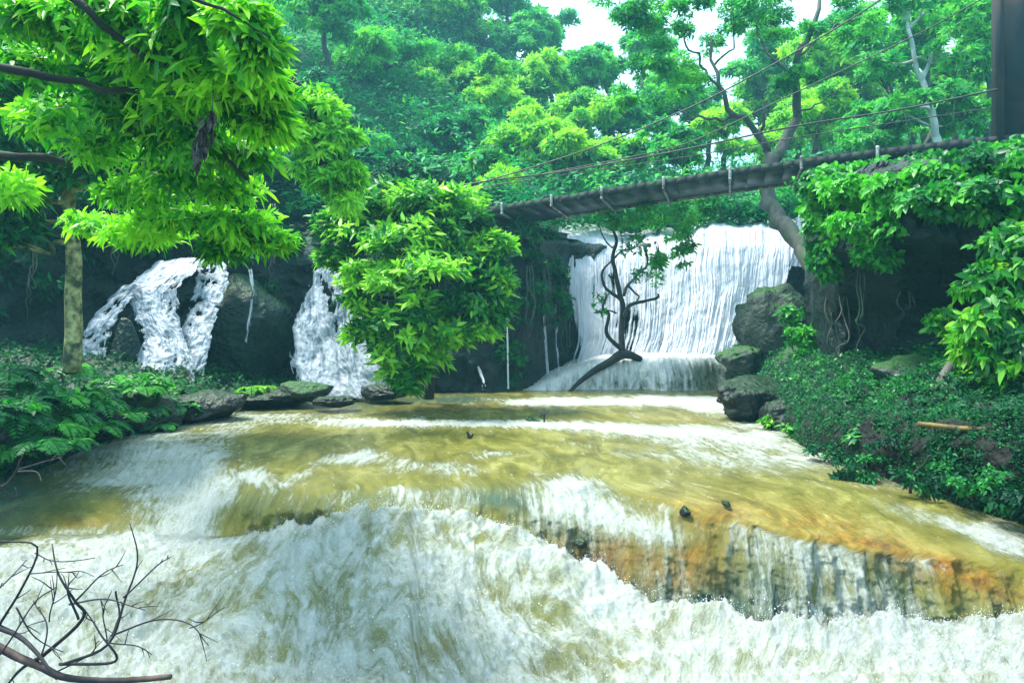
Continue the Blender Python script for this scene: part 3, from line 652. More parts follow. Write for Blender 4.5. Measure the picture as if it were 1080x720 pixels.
# ------------------------------------------------------------------ banks
def bank(name, edge, ztop, back, mat, label, seed):
    edge = np.array(edge, float)
    px = np.linspace(edge[0, 0], edge[-1, 0], 260); py = np.interp(px, edge[:, 0], edge[:, 1]); Ye = F*2.0/(py-HZ)
    zt = np.interp(px, *np.array(ztop, float).T)
    prof = [(0, -2.35, 0), (.02, -1.95, 0), (.12, 0, 1), (.5, .08, 1)]
    rows = []; X0 = (px-CX)/F
    v = np.linspace(0, 1, 90)
    off = np.interp(v, [0, .35, .45, 1], [-.1, .10, .35, back])
    zz = np.interp(v, [0, .05, .38, .45], [0, .05, .95, 1.])
    Y = Ye[None]+off[:, None]; Z = -2.5+(zt+2.5)[None]*zz[:, None]+np.maximum(0, off-.35)[:, None]*.17
    X = X0[None]*Ye[None]+X0[None]*off[:, None]*.9
    k = (.22*fbm(X*1.3, Y*1.3, Z*2+seed, 4)+.14*ridged(X*1.6, Y*1.6, Z*5, 5)+.05*fbm(X*7, Y*7, Z*9, 3))
    face = ((v > .04)*(v < .45))[:, None]
    Y = Y-k*1.6*face; Z = Z+k*(v > .4)[:, None]*1.3
    o = grid_mesh(name, np.stack([X, Y, Z], -1), mat); tag(o, label, kind='structure')
    return np.stack([X, Y, Z], -1)
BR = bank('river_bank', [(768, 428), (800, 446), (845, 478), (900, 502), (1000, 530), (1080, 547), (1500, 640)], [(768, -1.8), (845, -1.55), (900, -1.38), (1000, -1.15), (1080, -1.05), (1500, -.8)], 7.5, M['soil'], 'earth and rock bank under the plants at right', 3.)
BL = bank('river_bank', [(-500, 520), (-100, 498), (0, 486), (60, 477), (130, 466), (200, 453), (240, 440), (330, 427), (430, 420)], [(-500, -1.3), (0, -1.45), (130, -1.5), (240, -1.6), (430, -1.8)], 6.5, M['rock'], 'dark rocky bank under the ferns at left', 8.)

def outcrop():
    px = np.linspace(846, 1500, 220)
    pf = np.array([(168, 7.5), (166, 3.), (170, .6), (200, .1), (255, .0), (285, .9), (330, 2.0), (390, 2.3), (440, 1.4), (470, 1.0)])
    t = np.linspace(0, 1, 130); q = np.linspace(0, 1, len(pf)); py = np.interp(t, q, pf[:, 0]); off = np.interp(t, q, pf[:, 1])
    Yb = np.interp(px, [846, 856, 880, 940, 1080, 1500], [17.5, 14.5, 12.6, 11.0, 9.6, 8.5])
    off = off[:, None]*np.interp(px, [846, 900, 1500], [.5, 1, 1])[None]
    Y = Yb[None]+off
    pyy = py[:, None]+np.interp(px, [846, 870, 960, 1080, 1500], [55, 25, 4, 0, -40])[None]*(1-t[:, None])
    X = (px[None]-CX)/F*Y; Z = (HZ-pyy)/F*Y
    d = .5*fbm(X*.9, Y*.9, Z*.9, 4)+.25*ridged(X*2, Y*2, Z*2, 4)+.10*fbm(X*7, Y*7, Z*7, 3)
    Y = Y-d; Z = Z+.3*d
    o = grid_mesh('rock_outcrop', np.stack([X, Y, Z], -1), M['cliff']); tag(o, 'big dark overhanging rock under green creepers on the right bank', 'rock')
outcrop()

# ------------------------------------------------------------------ footbridge
BD = np.array([.952, -.305, 0]); BP = np.array([.305, .952, 0]); B0 = np.array([-1.46, 21.0, 0])
_bt = np.array([(290, 247), (340, 243), (420, 232), (490, 222), (600, 205), (700, 190), (770, 178), (850, 165), (950, 154), (1030, 146), (1100, 140), (1250, 128)], float)
def bs(px):      # distance along the bridge for a measured px
    r = (px-CX)/F; return (r*B0[1]-B0[0])/(BD[0]-r*BD[1])
_bs = np.array([bs(p) for p in _bt[:, 0]]); _bz = np.array([(HZ-y)/F*(B0[1]+s*BD[1]) for s, y in zip(_bs, _bt[:, 1])])
_pf = np.polyfit(_bs, _bz, 3)
def deckz(s): return np.polyval(_pf, s)
def bpt(s, w=0, h=0): return B0+BD*s+BP*w+np.array([0, 0, float(deckz(s))+h])
S0, S1 = float(_bs[0]), float(_bs[-1]); WID = 2.0
br = thing('footbridge', bpt((S0+S1)/2, 1, -.3), 'long narrow hanging footbridge with rope rails crossing above the waterfalls', 'footbridge')
def bpart(name, g, mat, **k): return localise(g.build(name, mat, br, **k), br)
ss = np.linspace(S0, S1, 90)
g = Geo()
for a, b in zip(ss[:-1], ss[1:]):
    p, q = bpt(a, WID/2, -.09), bpt(b, WID/2, -.09); g.box((p+q)/2, (q-p)*.985, BP*(WID-.06), (0, 0, .045))
bpart('deck', g, M['plank'], smooth=False, jitter=.008)
g = Geo()
nb = 13
edges = np.linspace(S0, S1, nb*1+1)
for a, b in zip(edges[:-1], edges[1:]):
    for c in range(4):
        u0, u1 = a+(b-a)*c/4, a+(b-a)*(c+1)/4
        p, q = bpt(u0, WID/2, -.20), bpt(u1, WID/2, -.20); g.box((p+q)/2, (q-p)*(.93 if c == 3 else 1), BP*(WID-.1), (0, 0, .03))
bpart('underside_panel', g, M['sheet'], smooth=False, jitter=.012)
for w, nm, hh, mt in ((0, 'edge_beam', .19, 'plank'), (WID, 'edge_beam', .10, 'steel')):
    g = Geo()
    for a, b in zip(ss[:-1], ss[1:]):
        p, q = bpt(a, w, -.11 if w == 0 else -.24), bpt(b, w, -.11 if w == 0 else -.24); g.box((p+q)/2, (q-p)*1.002, BP*.07, (0, 0, hh))
    bpart(nm, g, M[mt], smooth=False)
for s in [bs(x) for x in (470, 530, 582, 635, 700, 770, 845, 925)]:
    g = Geo(); g.tube(smooth_path([bpt(s, -.06, .06), bpt(s, -.05, -.25), bpt(s, .1, -.28), bpt(s, WID+.05, -.30), bpt(s, WID+.06, -.42)], 24), .042, 6); bpart('crossbar', g, M['steel'])
def cable(tbl, w, rad, name, sag=0):
    pts = []
    for px_, py_ in tbl:
        r = (px_-CX)/F; b0 = B0+BP*w; s = (r*b0[1]-b0[0])/(BD[0]-r*BD[1]); Y = b0[1]+s*BD[1]; pts.append([r*Y, Y, (HZ-py_)/F*Y])
    g = Geo(); q = smooth_path(pts, 60); g.tube(q, rad, 6); bpart(name, g, M['cable']); return q
railn = cable([(400, 216), (447, 204), (507, 192), (600, 180), (720, 158), (840, 133), (953, 115), (1080, 88), (1200, 60)], 0, .024, 'handrail_cable')
railf = cable([(400, 222), (500, 199), (600, 184), (720, 166), (840, 145), (953, 128), (1058, 112)], WID, .016, 'handrail_cable')
cable([(480, 198), (523, 188), (627, 155), (720, 117), (790, 82), (870, 37), (940, -8), (990, -50)], 0, .02, 'suspension_cable')
cable([(560, 186), (700, 158), (760, 136), (820, 107), (940, 50), (993, 23), (1062, -16)], WID, .018, 'suspension_cable')
for x in (520, 560, 600, 640, 680, 720, 760, 800, 840, 880, 920, 960, 1005):       # thin hangers from rail to deck
    s = bs(x); a = bpt(s, 0, 0); i = np.argmin(np.abs(railn[:, 0]-a[0])); g = Geo(); g.tube([a, railn[i]], .007, 5); bpart('hanger', g, M['cable'])
tp = bpt(bs(1078), .3, 0)
g = Geo()
g.box((tp[0]+.06, tp[1], tp[2]+3.0), BD*.98, BP*.7, (0, 0, 7.2))
tw = bpart('tower', g, M['concrete'], smooth=False, jitter=.01)
g = Geo(); g.box((tp[0]-.52, tp[1]-.1, tp[2]+3.2), BD*.12, BP*.3, (0, 0, 7.4)); bpart('tower_flange', g, M['concrete'], smooth=False)

# ------------------------------------------------------------------ trees
def ell(px, py, Y, rx, ry=None, rd=None):
    ry = ry or rx*.8; c = Wp(px, py, Y); return (c, (rx/F*Y, (rd if rd else rx/F*Y*.8), ry/F*Y))
def wood(g, base, targets, r0, seed, droop=.0):
    for i, tgt in enumerate(targets):
        mid = (base+tgt)/2+np.array([0, 0, -droop*np.linalg.norm(tgt-base)])
        g.tube(smooth_path([base, mid, tgt], 10, wob=.25*np.linalg.norm(tgt-base)*.5, seed=seed+i), np.linspace(r0, r0*.25, len(smooth_path([base, mid, tgt], 10))), 5)
def tree(name, label, cat, trunk, rad, clumps, leafmat, bark, group=None, per=9, nodes=16, k=5, leaf=.3, branches=True, extra=None, **kw):
    base = np.asarray(trunk[0], float)
    t = thing(name, base, label, cat, group)
    g = Geo(); tp = smooth_path(trunk, 24, wob=kw.pop('wob', .15), seed=len(label)); g.tube(tp, np.linspace(rad, rad*kw.pop('taper', .35), len(tp)), 10)
    P, D, N, L, Wd, tt, TC = tufts([ell(*c) for c in clumps], per, nodes, k, leaf, **{a: b for a, b in kw.items() if a not in ('detail', 'droop')})
    if branches:
        for i, c in enumerate(clumps):
            C = ell(*c)[0]; dd = np.linalg.norm(tp-C, axis=1)+.6*np.maximum(0, tp[:, 2]-C[2]); j = int(np.argmin(dd)); j = max(j, len(tp)//4)
            m = (tp[j]+C)/2+np.array([0, 0, -.06*np.linalg.norm(C-tp[j])]); q = smooth_path([tp[j], m, C], 12, wob=.3, seed=i)
            g.tube(q, np.linspace(rad*.4, rad*.10, len(q)), 6)
            for tc in TC[i*max(3, int(per)):(i+1)*max(3, int(per))][::2]:
                q2 = smooth_path([q[len(q)//2], (C+tc)/2, tc], 6, wob=.2, seed=i); g.tube(q2, np.linspace(rad*.14, rad*.04, len(q2)), 4)
    if extra: extra(g)
    localise(g.build('trunk', bark, t, jitter=rad*.12), t)
    localise(leaf_mesh('crown', P, D, N, L, Wd, tt, leafmat, t, kw.get('detail', 0), kw.get('droop', .2)), t)
    return t
# trees of the hill behind the bridge
HT = [ # px, py, Y, rpx, leaf material, tint, label
    (335, 20, 36, 62, 'jungle_b', .55, 'tall feathery blue green tree at the top left of the hill'),
    (318, 120, 30, 52, 'jungle_b', .35, 'dark blue green tree just right of the near hanging foliage'),
    (395, 60, 40, 60, 'jungle_b', .6, 'drooping pale green tree right of the feathery one'),
    (385, 150, 33, 48, 'jungle_b', .4, 'drooping hillside tree above the leafy bush'),
    (440, 5, 50, 60, 'jungle_a', .5, 'rounded hillside tree at the very top left of centre'),
    (505, 20, 54, 52, 'jungle_a', .45, 'hazy hillside tree on the ridge left of the sky gap'),
    (548, 42, 56, 42, 'jungle_b', .5, 'bluish ridge tree just beside the sky gap'),
    (455, 80, 44, 52, 'jungle_a', .45, 'dense hillside tree above the middle of the slope'),
    (508, 88, 42, 42, 'jungle_a', .75, 'yellow topped tree halfway up the hill'),
    (568, 88, 44, 42, 'jungle_a', .65, 'yellow tinted tree below the sky gap'),
    (605, 82, 50, 30, 'jungle_b', .5, 'small hazy tree at the foot of the sky gap'),
    (450, 145, 36, 44, 'jungle_b', .3, 'dark shaded tree behind the bridge cables at left'),
    (510, 140, 36, 40, 'jungle_b', .4, 'blue green tree at mid slope above the bridge end'),
    (558, 145, 34, 44, 'jungle_a', .8, 'bright lime tipped tree just above the bridge end'),
    (616, 118, 40, 36, 'jungle_a', .6, 'light green tree right of the lime tipped one'),
    (520, 185, 29, 34, 'jungle_a', .55, 'low tree with big leaves beside the left end of the bridge'),
    (600, 165, 31, 34, 'jungle_a', .6, 'leafy tree behind the middle of the bridge cables'),
    (652, 120, 42, 32, 'jungle_b', .5, 'hazy teal tree right of the sky gap'),
    (655, 165, 34, 30, 'jungle_a', .6, 'light green tree low behind the bridge at centre'),
    (700, 100, 42, 40, 'jungle_b', .55, 'hazy teal tree behind the left branches of the forked tree'),
    (712, 150, 34, 36, 'jungle_b', .5, 'blue green tree behind the bridge left of the forked trunk'),
    (765, 140, 38, 34, 'jungle_a', .75, 'sunny tree seen between the limbs of the forked tree'),
    (870, 128, 36, 48, 'jungle_a', .8, 'sunny lime tree right of the forked trunk'),
    (868, 70, 40, 46, 'jungle_a', .7, 'light green tree high right of the forked trunk'),
    (925, 145, 30, 48, 'jungle_b', .6, 'blue green tree behind the bridge rail at right'),
    (940, 60, 36, 48, 'jungle_b', .65, 'green tree left of the pale leaning trunk'),
    (1000, 120, 29, 40, 'jungle_b', .6, 'spreading low tree between the pale trunk and the bridge tower'),
    (1035, 40, 30, 52, 'jungle_b', .55, 'leafy tree at the top right beside the bridge tower'),
    (1120, 90, 26, 60, 'jungle_b', .5, 'tree at the right frame edge behind the tower'),
    (240, 60, 32, 80, 'jungle_b', .35, 'dark tree glimpsed through the near left foliage'),
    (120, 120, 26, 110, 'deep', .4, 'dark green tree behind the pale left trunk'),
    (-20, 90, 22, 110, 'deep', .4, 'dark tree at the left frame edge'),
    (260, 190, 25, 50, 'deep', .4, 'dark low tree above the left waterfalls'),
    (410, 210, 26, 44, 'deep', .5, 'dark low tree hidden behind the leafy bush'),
    (628, 74, 46, 34, 'jungle_b', .55, 'little hazy tree closing the bottom of the sky gap'),
    (985, 15, 34, 50, 'jungle_b', .6, 'high hazy tree above the pale leaning trunk'),
    (470, -25, 60, 56, 'jungle_b', .5, 'highest ridge tree left of the sky gap'),
    (535, 0, 60, 44, 'jungle_b', .55, 'pale ridge tree just left of the sky gap'),
    (574, 32, 56, 40, 'jungle_b', .5, 'sloping ridge tree at the left foot of the sky gap'),
    (690, 105, 52, 36, 'jungle_b', .5, 'far tree behind the left limbs of the forked tree'),
    (745, 118, 50, 36, 'jungle_b', .5, 'far tree behind the fork of the forked tree'),
    (800, 112, 50, 40, 'jungle_a', .7, 'far sunlit tree behind the right limb of the forked tree'),
    (850, 100, 46, 40, 'jungle_a', .6, 'far tree right of the right limb of the forked tree'),
    (905, 95, 44, 44, 'jungle_a', .6, 'far tree above the bridge rail left of the pale trunk'),
    (960, 108, 42, 42, 'jungle_b', .55, 'far tree directly behind the pale trunk'),
    (1010, 90, 40, 44, 'jungle_a', .55, 'far tree between the pale trunk and the tower'),
    (820, 150, 40, 34, 'jungle_a', .75, 'sunlit low tree just above the deck right of the fork'),
    (682, 52, 50, 34, 'jungle_b', .55, 'far hazy tree high behind the left branches of the forked tree'),
    (900, 40, 44, 36, 'jungle_b', .6, 'far hazy tree high between the forked tree and the pale trunk'),
    (800, 60, 46, 46, 'jungle_b', .55, 'distant hazy tree behind the crown of the forked tree'),
]
for i, (px, py, Y, r, mt, ti, lb) in enumerate(HT):
    rs = np.random.default_rng(100+i); cl = []
    for j in range(9):
        a = rs.uniform(0, 6.28); rr = math.sqrt(rs.random())*r*.62
        cl.append((px+math.cos(a)*rr, py+math.sin(a)*rr*.85, Y+rs.uniform(-.06, .06)*Y, r*rs.uniform(.34, .52), r*rs.uniform(.26, .40)))
    c = Wp(px, py, Y); gz = min(float(hill_z(np.array(c[0]), np.array(c[1]))), c[2]-r/F*Y*.8)
    trunk = [np.array([c[0]+rs.normal(0, .3), c[1]+.5, gz-.3]), np.array([c[0]+rs.normal(0, .4), c[1]+.3, (gz+c[2])/2]), c+np.array([0, 0, r/F*Y*.3])]
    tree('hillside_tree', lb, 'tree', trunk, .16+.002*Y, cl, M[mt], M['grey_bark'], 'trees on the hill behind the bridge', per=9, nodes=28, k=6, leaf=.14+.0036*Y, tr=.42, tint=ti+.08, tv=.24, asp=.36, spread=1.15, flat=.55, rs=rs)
# undergrowth carpet on the slope
def carpet():
    n = 70000; rs = np.random.default_rng(77)
    X = rs.uniform(-45, 45, n); Y = 24+rs.random(n)**1.2*50; Y = np.maximum(Y, np.interp(X, (CL[:, 0]-CX)/F*CL[:, 1], CL[:, 1])+1.2)
    Z = hill_z(X, Y)+rs.exponential(.5, n); P = np.stack([X, Y, Z], -1)
    A = np.stack([rs.normal(0, .4, n), -.4+rs.normal(0, .4, n), np.ones(n)], -1)
    P, D, N, L, t = whorls(P, A, 4, 1.2, .4+.5*noise3(X*.3, Y*.3, 1.)+rs.normal(0, .1, n), .30, rs=rs)
    o = leaf_mesh('undergrowth', P, D, N, L, L*.42, t, M['jungle_b']); tag(o, 'dense mixed undergrowth covering the hillside', kind='stuff')
carpet()

for i, (px, py, Y, rx, ry, lb) in enumerate([(20, 195, 18, 70, 26, 'dark bush on the cliff top at the left frame edge'), (130, 200, 19, 60, 24, 'dark bush on the cliff top behind the pale trunk'), (225, 215, 19.8, 50, 26, 'dark bush on the cliff top above the far left waterfall'),
        (300, 195, 26.5, 50, 26, 'dark bush on the cliff top between the near leaves and the leafy bush'), (370, 200, 26.5, 50, 24, 'dark bush on the cliff top behind the leafy bush'), (450, 195, 27, 50, 20, 'dark bush behind the far left end of the bridge'), (-60, 180, 17, 70, 40, 'dark bush on the cliff top outside the left frame edge'), (325, 222, 25, 44, 14, 'low dark bush just beyond the left stretch of the bridge'), (265, 232, 24, 36, 16, 'low dark bush beyond the cliff edge above the thin trickle'), (400, 226, 25.5, 44, 14, 'low dark bush beyond the bridge and hidden by the leafy bush')]):
    rs = np.random.default_rng(300+i)
    cl = [(px+rs.uniform(-1, 1)*rx*.7, py+rs.uniform(-.7, 1)*ry*.7, Y+rs.uniform(-.6, .6), rx*.4, ry*.55) for _ in range(8)]
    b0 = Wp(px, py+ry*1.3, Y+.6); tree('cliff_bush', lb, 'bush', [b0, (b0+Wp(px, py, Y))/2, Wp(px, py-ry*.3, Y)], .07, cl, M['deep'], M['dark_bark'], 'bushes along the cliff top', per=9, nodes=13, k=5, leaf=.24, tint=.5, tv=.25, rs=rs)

# big forked tree right of the falls (trunk rises from the outcrop, leans left, forks above the deck)
def P3(px, py, Y): return Wp(px, py, Y)
def fork_extra(g):
    Y = 23.8
    limbs = [([(818, 168), (832, 140), (842, 118), (838, 85), (842, 60), (858, 30), (866, -10)], .20),
             ([(812, 168), (806, 140), (806, 118)], .13), ([(810, 160), (795, 135), (772, 120), (764, 98), (752, 70), (750, 40)], .13),
             ([(776, 122), (752, 126), (728, 122), (700, 112)], .06), ([(764, 98), (740, 70), (722, 42), (700, 20)], .05),
             ([(838, 85), (815, 60), (800, 30), (790, -5)], .06), ([(842, 60), (870, 35), (905, 15)], .05), ([(842, 118), (866, 105), (890, 92)], .04), ([(752, 70), (770, 45), (775, 15)], .04), ([(860, 160), (864, 138), (866, 118)], .08)]
    for i, (pl, r) in enumerate(limbs):
        q = smooth_path([P3(a, b, Y+.5*math.sin(i+j)) for j, (a, b) in enumerate(pl)], 24, wob=.25, seed=i); g.tube(q, np.linspace(r, r*.3, len(q)), 8)
rs = np.random.default_rng(8)
cl = []
for (a, b, n, sx, sy) in [(700, 30, 12, 55, 40), (770, 20, 12, 60, 35), (850, 10, 10, 60, 30), (690, 85, 7, 40, 30), (900, 20, 6, 40, 26), (740, 90, 5, 40, 26), (830, 60, 3, 40, 30), (650, 25, 5, 22, 26)]:
    for j in range(n): cl.append((a+rs.uniform(-1, 1)*sx, b+rs.uniform(-1, 1)*sy, 23.8+rs.uniform(-2, 2), rs.uniform(9, 17), rs.uniform(6, 11)))
tree('forked_tree', 'dark twisting forked tree rising above the right half of the bridge', 'tree', [P3(872, 330, 19), P3(862, 290, 20), P3(846, 262, 21.2), P3(826, 240, 22.3), P3(812, 215, 23.2), P3(810, 190, 23.6), P3(815, 164, 23.8)], .30, cl, M['jungle_b'], M['grey_bark'],
     per=7, nodes=17, k=5, leaf=.15, tr=.75, tint=.62, tv=.28, asp=.38, taper=.8, extra=fork_extra, branches=False, rs=rs, wob=.2)
# foliage twigs for it are carried on fine branches
# pale leaning trunk
tree('pale_trunk_tree', 'slender tree with white leaning trunk left of the bridge tower', 'tree', [P3(992, 170, 26), P3(985, 135, 26), P3(976, 100, 26), P3(966, 62, 26), P3(958, 30, 26)], .17,
     [(950, 15, 26, 34, 18), (985, 5, 26, 34, 20), (925, 70, 26.5, 26, 10), (1000, 55, 25.5, 26, 9), (960, 110, 25.5, 26, 8)], M['jungle_b'], M['white_bark'], per=8, nodes=12, k=6, leaf=.26, tint=.65,
     extra=lambda g: (g.tube(smooth_path([P3(972, 85, 26), P3(980, 66, 26), P3(984, 45, 26)], 8), np.linspace(.09, .04, len(smooth_path([P3(972, 85, 26), P3(980, 66, 26), P3(984, 45, 26)], 8))), 6),
                      g.tube([P3(985, 135, 26), P3(970, 128, 26), P3(955, 120, 26)], [.05, .04, .02], 6)))

# central leafy bush
bcl = [(400, 225, 16.2, 42, 26), (450, 222, 16, 42, 24), (370, 262, 16, 30, 26), (430, 265, 15.4, 45, 30), (490, 250, 15.8, 34, 22), (505, 285, 15.6, 28, 26), (455, 300, 15, 40, 28), (500, 325, 15.4, 30, 22), (400, 305, 15.4, 32, 26),
       (425, 345, 15.2, 34, 22), (470, 345, 15.4, 32, 18), (410, 375, 15.4, 24, 16), (445, 380, 15.6, 20, 18), (382, 318, 15.6, 16, 12), (415, 208, 16.5, 30, 8), (475, 215, 16.2, 36, 9), (520, 262, 15.7, 18, 9), (518, 300, 15.6, 18, 9), (524, 330, 15.5, 12, 10), (360, 240, 16.2, 24, 9), (352, 275, 16.1, 14, 9), (388, 352, 15.6, 16, 8), (430, 400, 15.6, 14, 8), (500, 352, 15.5, 22, 7)]
tree('leafy_bush', 'big bush with bright pointed leaves in whorls hanging over the pool at centre left', 'bush', [P3(452, 420, 17.2), P3(455, 360, 17), P3(445, 290, 16.6), P3(430, 240, 16.4)], .14, bcl, M['bright'], M['dark_bark'],
     per=17, nodes=12, k=7, leaf=.235, tr=.46, tint=.50, tv=.42, asp=.34, spread=1.2, detail=1, flat=.4, droop=.12, upb=.9)
# hanging foliage on the recess wall, right of the bush
tree('creeper', 'dark creeper draped over the cliff beside the dark recess', 'creeper', [P3(562, 300, 22.4), P3(566, 262, 22.4), P3(570, 236, 22.6)], .07,
     [(560, 255, 21.9, 26, 20), (580, 300, 22.6, 18, 30), (560, 320, 21.8, 24, 30), (590, 330, 23, 10, 26), (550, 250, 21.6, 20, 20), (540, 380, 21, 14, 20)], M['deep'], M['dark_bark'], per=14, nodes=13, k=5, leaf=.17, tint=.5, upb=-.1, tilt=(0, 0, -.5), asp=.45)
tree('creeper', 'dark creeper on the rock wall above the far left waterfall', 'creeper', [P3(160, 320, 19.2), P3(170, 280, 19.2), P3(180, 250, 19.2)], .06,
     [(70, 260, 18, 60, 20), (160, 252, 19, 50, 16), (290, 262, 20, 30, 24), (20, 300, 17, 40, 50), (285, 330, 19.4, 14, 40)], M['deep'], M['dark_bark'], per=12, nodes=13, k=5, leaf=.18, tint=.25, upb=-.1, tilt=(0, 0, -.5), asp=.45)

# twisted little tree standing in the cascade
def twisty(g):
    Y = 21.9
    br_ = [([(657, 372), (655, 350), (657, 325), (654, 310), (650, 290), (646, 272), (650, 255), (646, 240)], .10), ([(655, 368), (640, 352), (643, 332), (636, 325), (640, 312)], .075), ([(657, 335), (664, 322), (680, 318), (693, 314), (694, 310)], .07),
           ([(658, 312), (662, 300), (672, 290), (682, 280), (683, 270)], .055), ([(654, 315), (640, 305), (636, 292), (637, 283), (646, 274)], .06), ([(662, 300), (668, 308), (674, 314), (668, 322)], .04), ([(648, 272), (655, 265), (668, 262), (680, 250)], .035),
           ([(646, 262), (636, 250), (632, 238)], .03), ([(650, 330), (640, 327), (632, 326)], .03), ([(642, 290), (648, 300), (645, 308)], .03)]
    for i, (pl, r) in enumerate(br_):
        q = smooth_path([P3(a, b, Y+.12*math.sin(i*2+j)) for j, (a, b) in enumerate(pl)], 28, wob=.05, seed=i); g.tube(q, np.linspace(r, r*.45, len(q)), 8)
    g.tube(smooth_path([P3(676, 379, 21.9), P3(664, 374, 21.85), P3(655, 374, 21.8), P3(644, 381, 21.7), P3(628, 390, 21.5), P3(612, 402, 21.2), P3(600, 414, 21.0)], 24), np.concatenate([np.linspace(.10, .16, 8), np.linspace(.16, .05, len(smooth_path([[0, 0, 0]]*7, 24))-8)]), 8)
tree('twisted_tree', 'small bare contorted black tree standing on the cascade in front of the tall waterfall', 'tree', [P3(658, 378, 21.9), P3(657, 365, 21.9), P3(656, 350, 21.9)], .14,
     [(700, 205, 21.5, 34, 16), (735, 215, 21.5, 22, 14), (705, 245, 21.5, 30, 20), (725, 265, 21.5, 16, 20), (655, 215, 21.6, 26, 14), (665, 240, 21.6, 22, 12), (690, 225, 21.5, 30, 16), (750, 200, 21.6, 12, 10), (630, 222, 21.6, 18, 10), (698, 280, 21.5, 12, 12)], M['mid'], M['dark_bark'],
     per=9, nodes=12, k=5, leaf=.17, tint=.6, tv=.25, branches=False, extra=twisty, asp=.34, tilt=(0, 0, -.25))
tw_t = [o for o in COL.objects if o.name.startswith('twisted_tree')][0]
for e_ in (ell(635, 322, 21.9, 9, 12), ell(693, 300, 21.9, 12, 12), ell(664, 262, 21.7, 14, 8), ell(676, 292, 21.9, 8, 8)):
    sm = tufts([e_], 7, 5, 3, .16, tint=.4, asp=.4); localise(leaf_mesh('leaf_spray', sm[0], sm[1], sm[2], sm[3], sm[4], sm[5], M['mid'], tw_t), tw_t)

# right bank greenery ------------------------------------------------
rcl = []
rs = np.random.default_rng(21)
for px_, py_, Y_, a, b in [(865, 205, 13.2, 26, 22), (880, 200, 12.6, 28, 14), (905, 208, 11.6, 34, 16), (950, 202, 11., 40, 16), (1000, 192, 10.4, 44, 16), (1050, 182, 10, 44, 16), (870, 245, 12.9, 18, 26), (920, 240, 11.2, 36, 16), (985, 215, 10.4, 40, 16), (1045, 215, 9.6, 40, 20),
                         (1095, 178, 9.6, 36, 20), (870, 280, 13, 14, 16), (925, 270, 11.3, 20, 10), (960, 245, 10.8, 30, 10), (1010, 205, 10.2, 40, 14), (1130, 200, 9, 50, 40)]:
    rcl.append((px_, py_, Y_, a, b))
rcl += [(895, 186, 13.2, 30, 8), (940, 182, 12.8, 34, 8), (985, 176, 12.6, 34, 8), (1030, 168, 12.2, 30, 8), (1075, 160, 12, 30, 8)]

tree('creeper', 'thick bright creeper covering the top of the dark overhanging rock', 'creeper', [P3(960, 300, 12.6), P3(955, 250, 11.8), P3(960, 200, 11.6)], .08, rcl, M['mid'], M['dark_bark'], per=17, nodes=17, k=5, leaf=.125, tint=.60, tv=.34, asp=.6, detail=1, tr=.4, upb=.3, tilt=(0, -.1, -.35), branches=False)
tree('creeper', 'leafy shrub hanging down at the right frame edge above the bank', 'shrub', [P3(1085, 420, 9), P3(1080, 350, 9.), P3(1070, 290, 9)], .06,
     [(1060, 260, 9, 28, 26), (1045, 300, 8.9, 26, 22), (1070, 330, 8.7, 30, 22), (1040, 345, 8.8, 22, 16), (1065, 375, 8.6, 28, 16), (1095, 290, 8.5, 30, 50), (1020, 365, 9.2, 18, 12), (1100, 380, 8.4, 40, 30)], M['bright'], M['dark_bark'], per=13, nodes=9, k=5, leaf=.14, tint=.45, tv=.28, asp=.5, detail=1, tr=.45, upb=.2, tilt=(0, -.1, -.4))
tree('creeper', 'small bright shrub growing in the mouth of the dark hollow', 'shrub', [P3(1000, 380, 10.6), P3(1000, 360, 10.6), P3(995, 345, 10.6)], .025, [(990, 340, 10.5, 14, 10), (1008, 352, 10.4, 12, 8)], M['bright'], M['dark_bark'], per=9, nodes=7, k=5, leaf=.13, tint=.55, asp=.5, detail=1)
tree('creeper', 'ivy patch on the side of the grey boulders beside the hollow', 'shrub', [P3(845, 390, 16.4), P3(845, 370, 16.4), P3(845, 355, 16.4)], .025, [(846, 355, 16.0, 16, 12), (858, 372, 15.8, 12, 10), (834, 335, 17, 12, 8)], M['mid'], M['dark_bark'], per=12, nodes=9, k=5, leaf=.13, tint=.6, asp=.5)
tree('creeper', 'dark shrub trailing over the lower face of the right bank', 'shrub', [P3(960, 520, 8.2), P3(970, 500, 8.2), P3(980, 480, 8.2)], .02,
     [(870, 478, 10, 24, 10), (920, 492, 8.9, 30, 14), (980, 505, 8., 36, 16), (1040, 515, 7.4, 36, 20), (1080, 530, 7, 30, 18), (950, 470, 8.9, 40, 8), (1040, 480, 8, 50, 14), (1120, 540, 6.6, 40, 30), (900, 505, 8.9, 20, 6)], M['deep'], M['dark_bark'], per=14, nodes=12, k=4, leaf=.06, tint=.35, tv=.3, asp=.5, tilt=(0, -.2, -.3), branches=False)

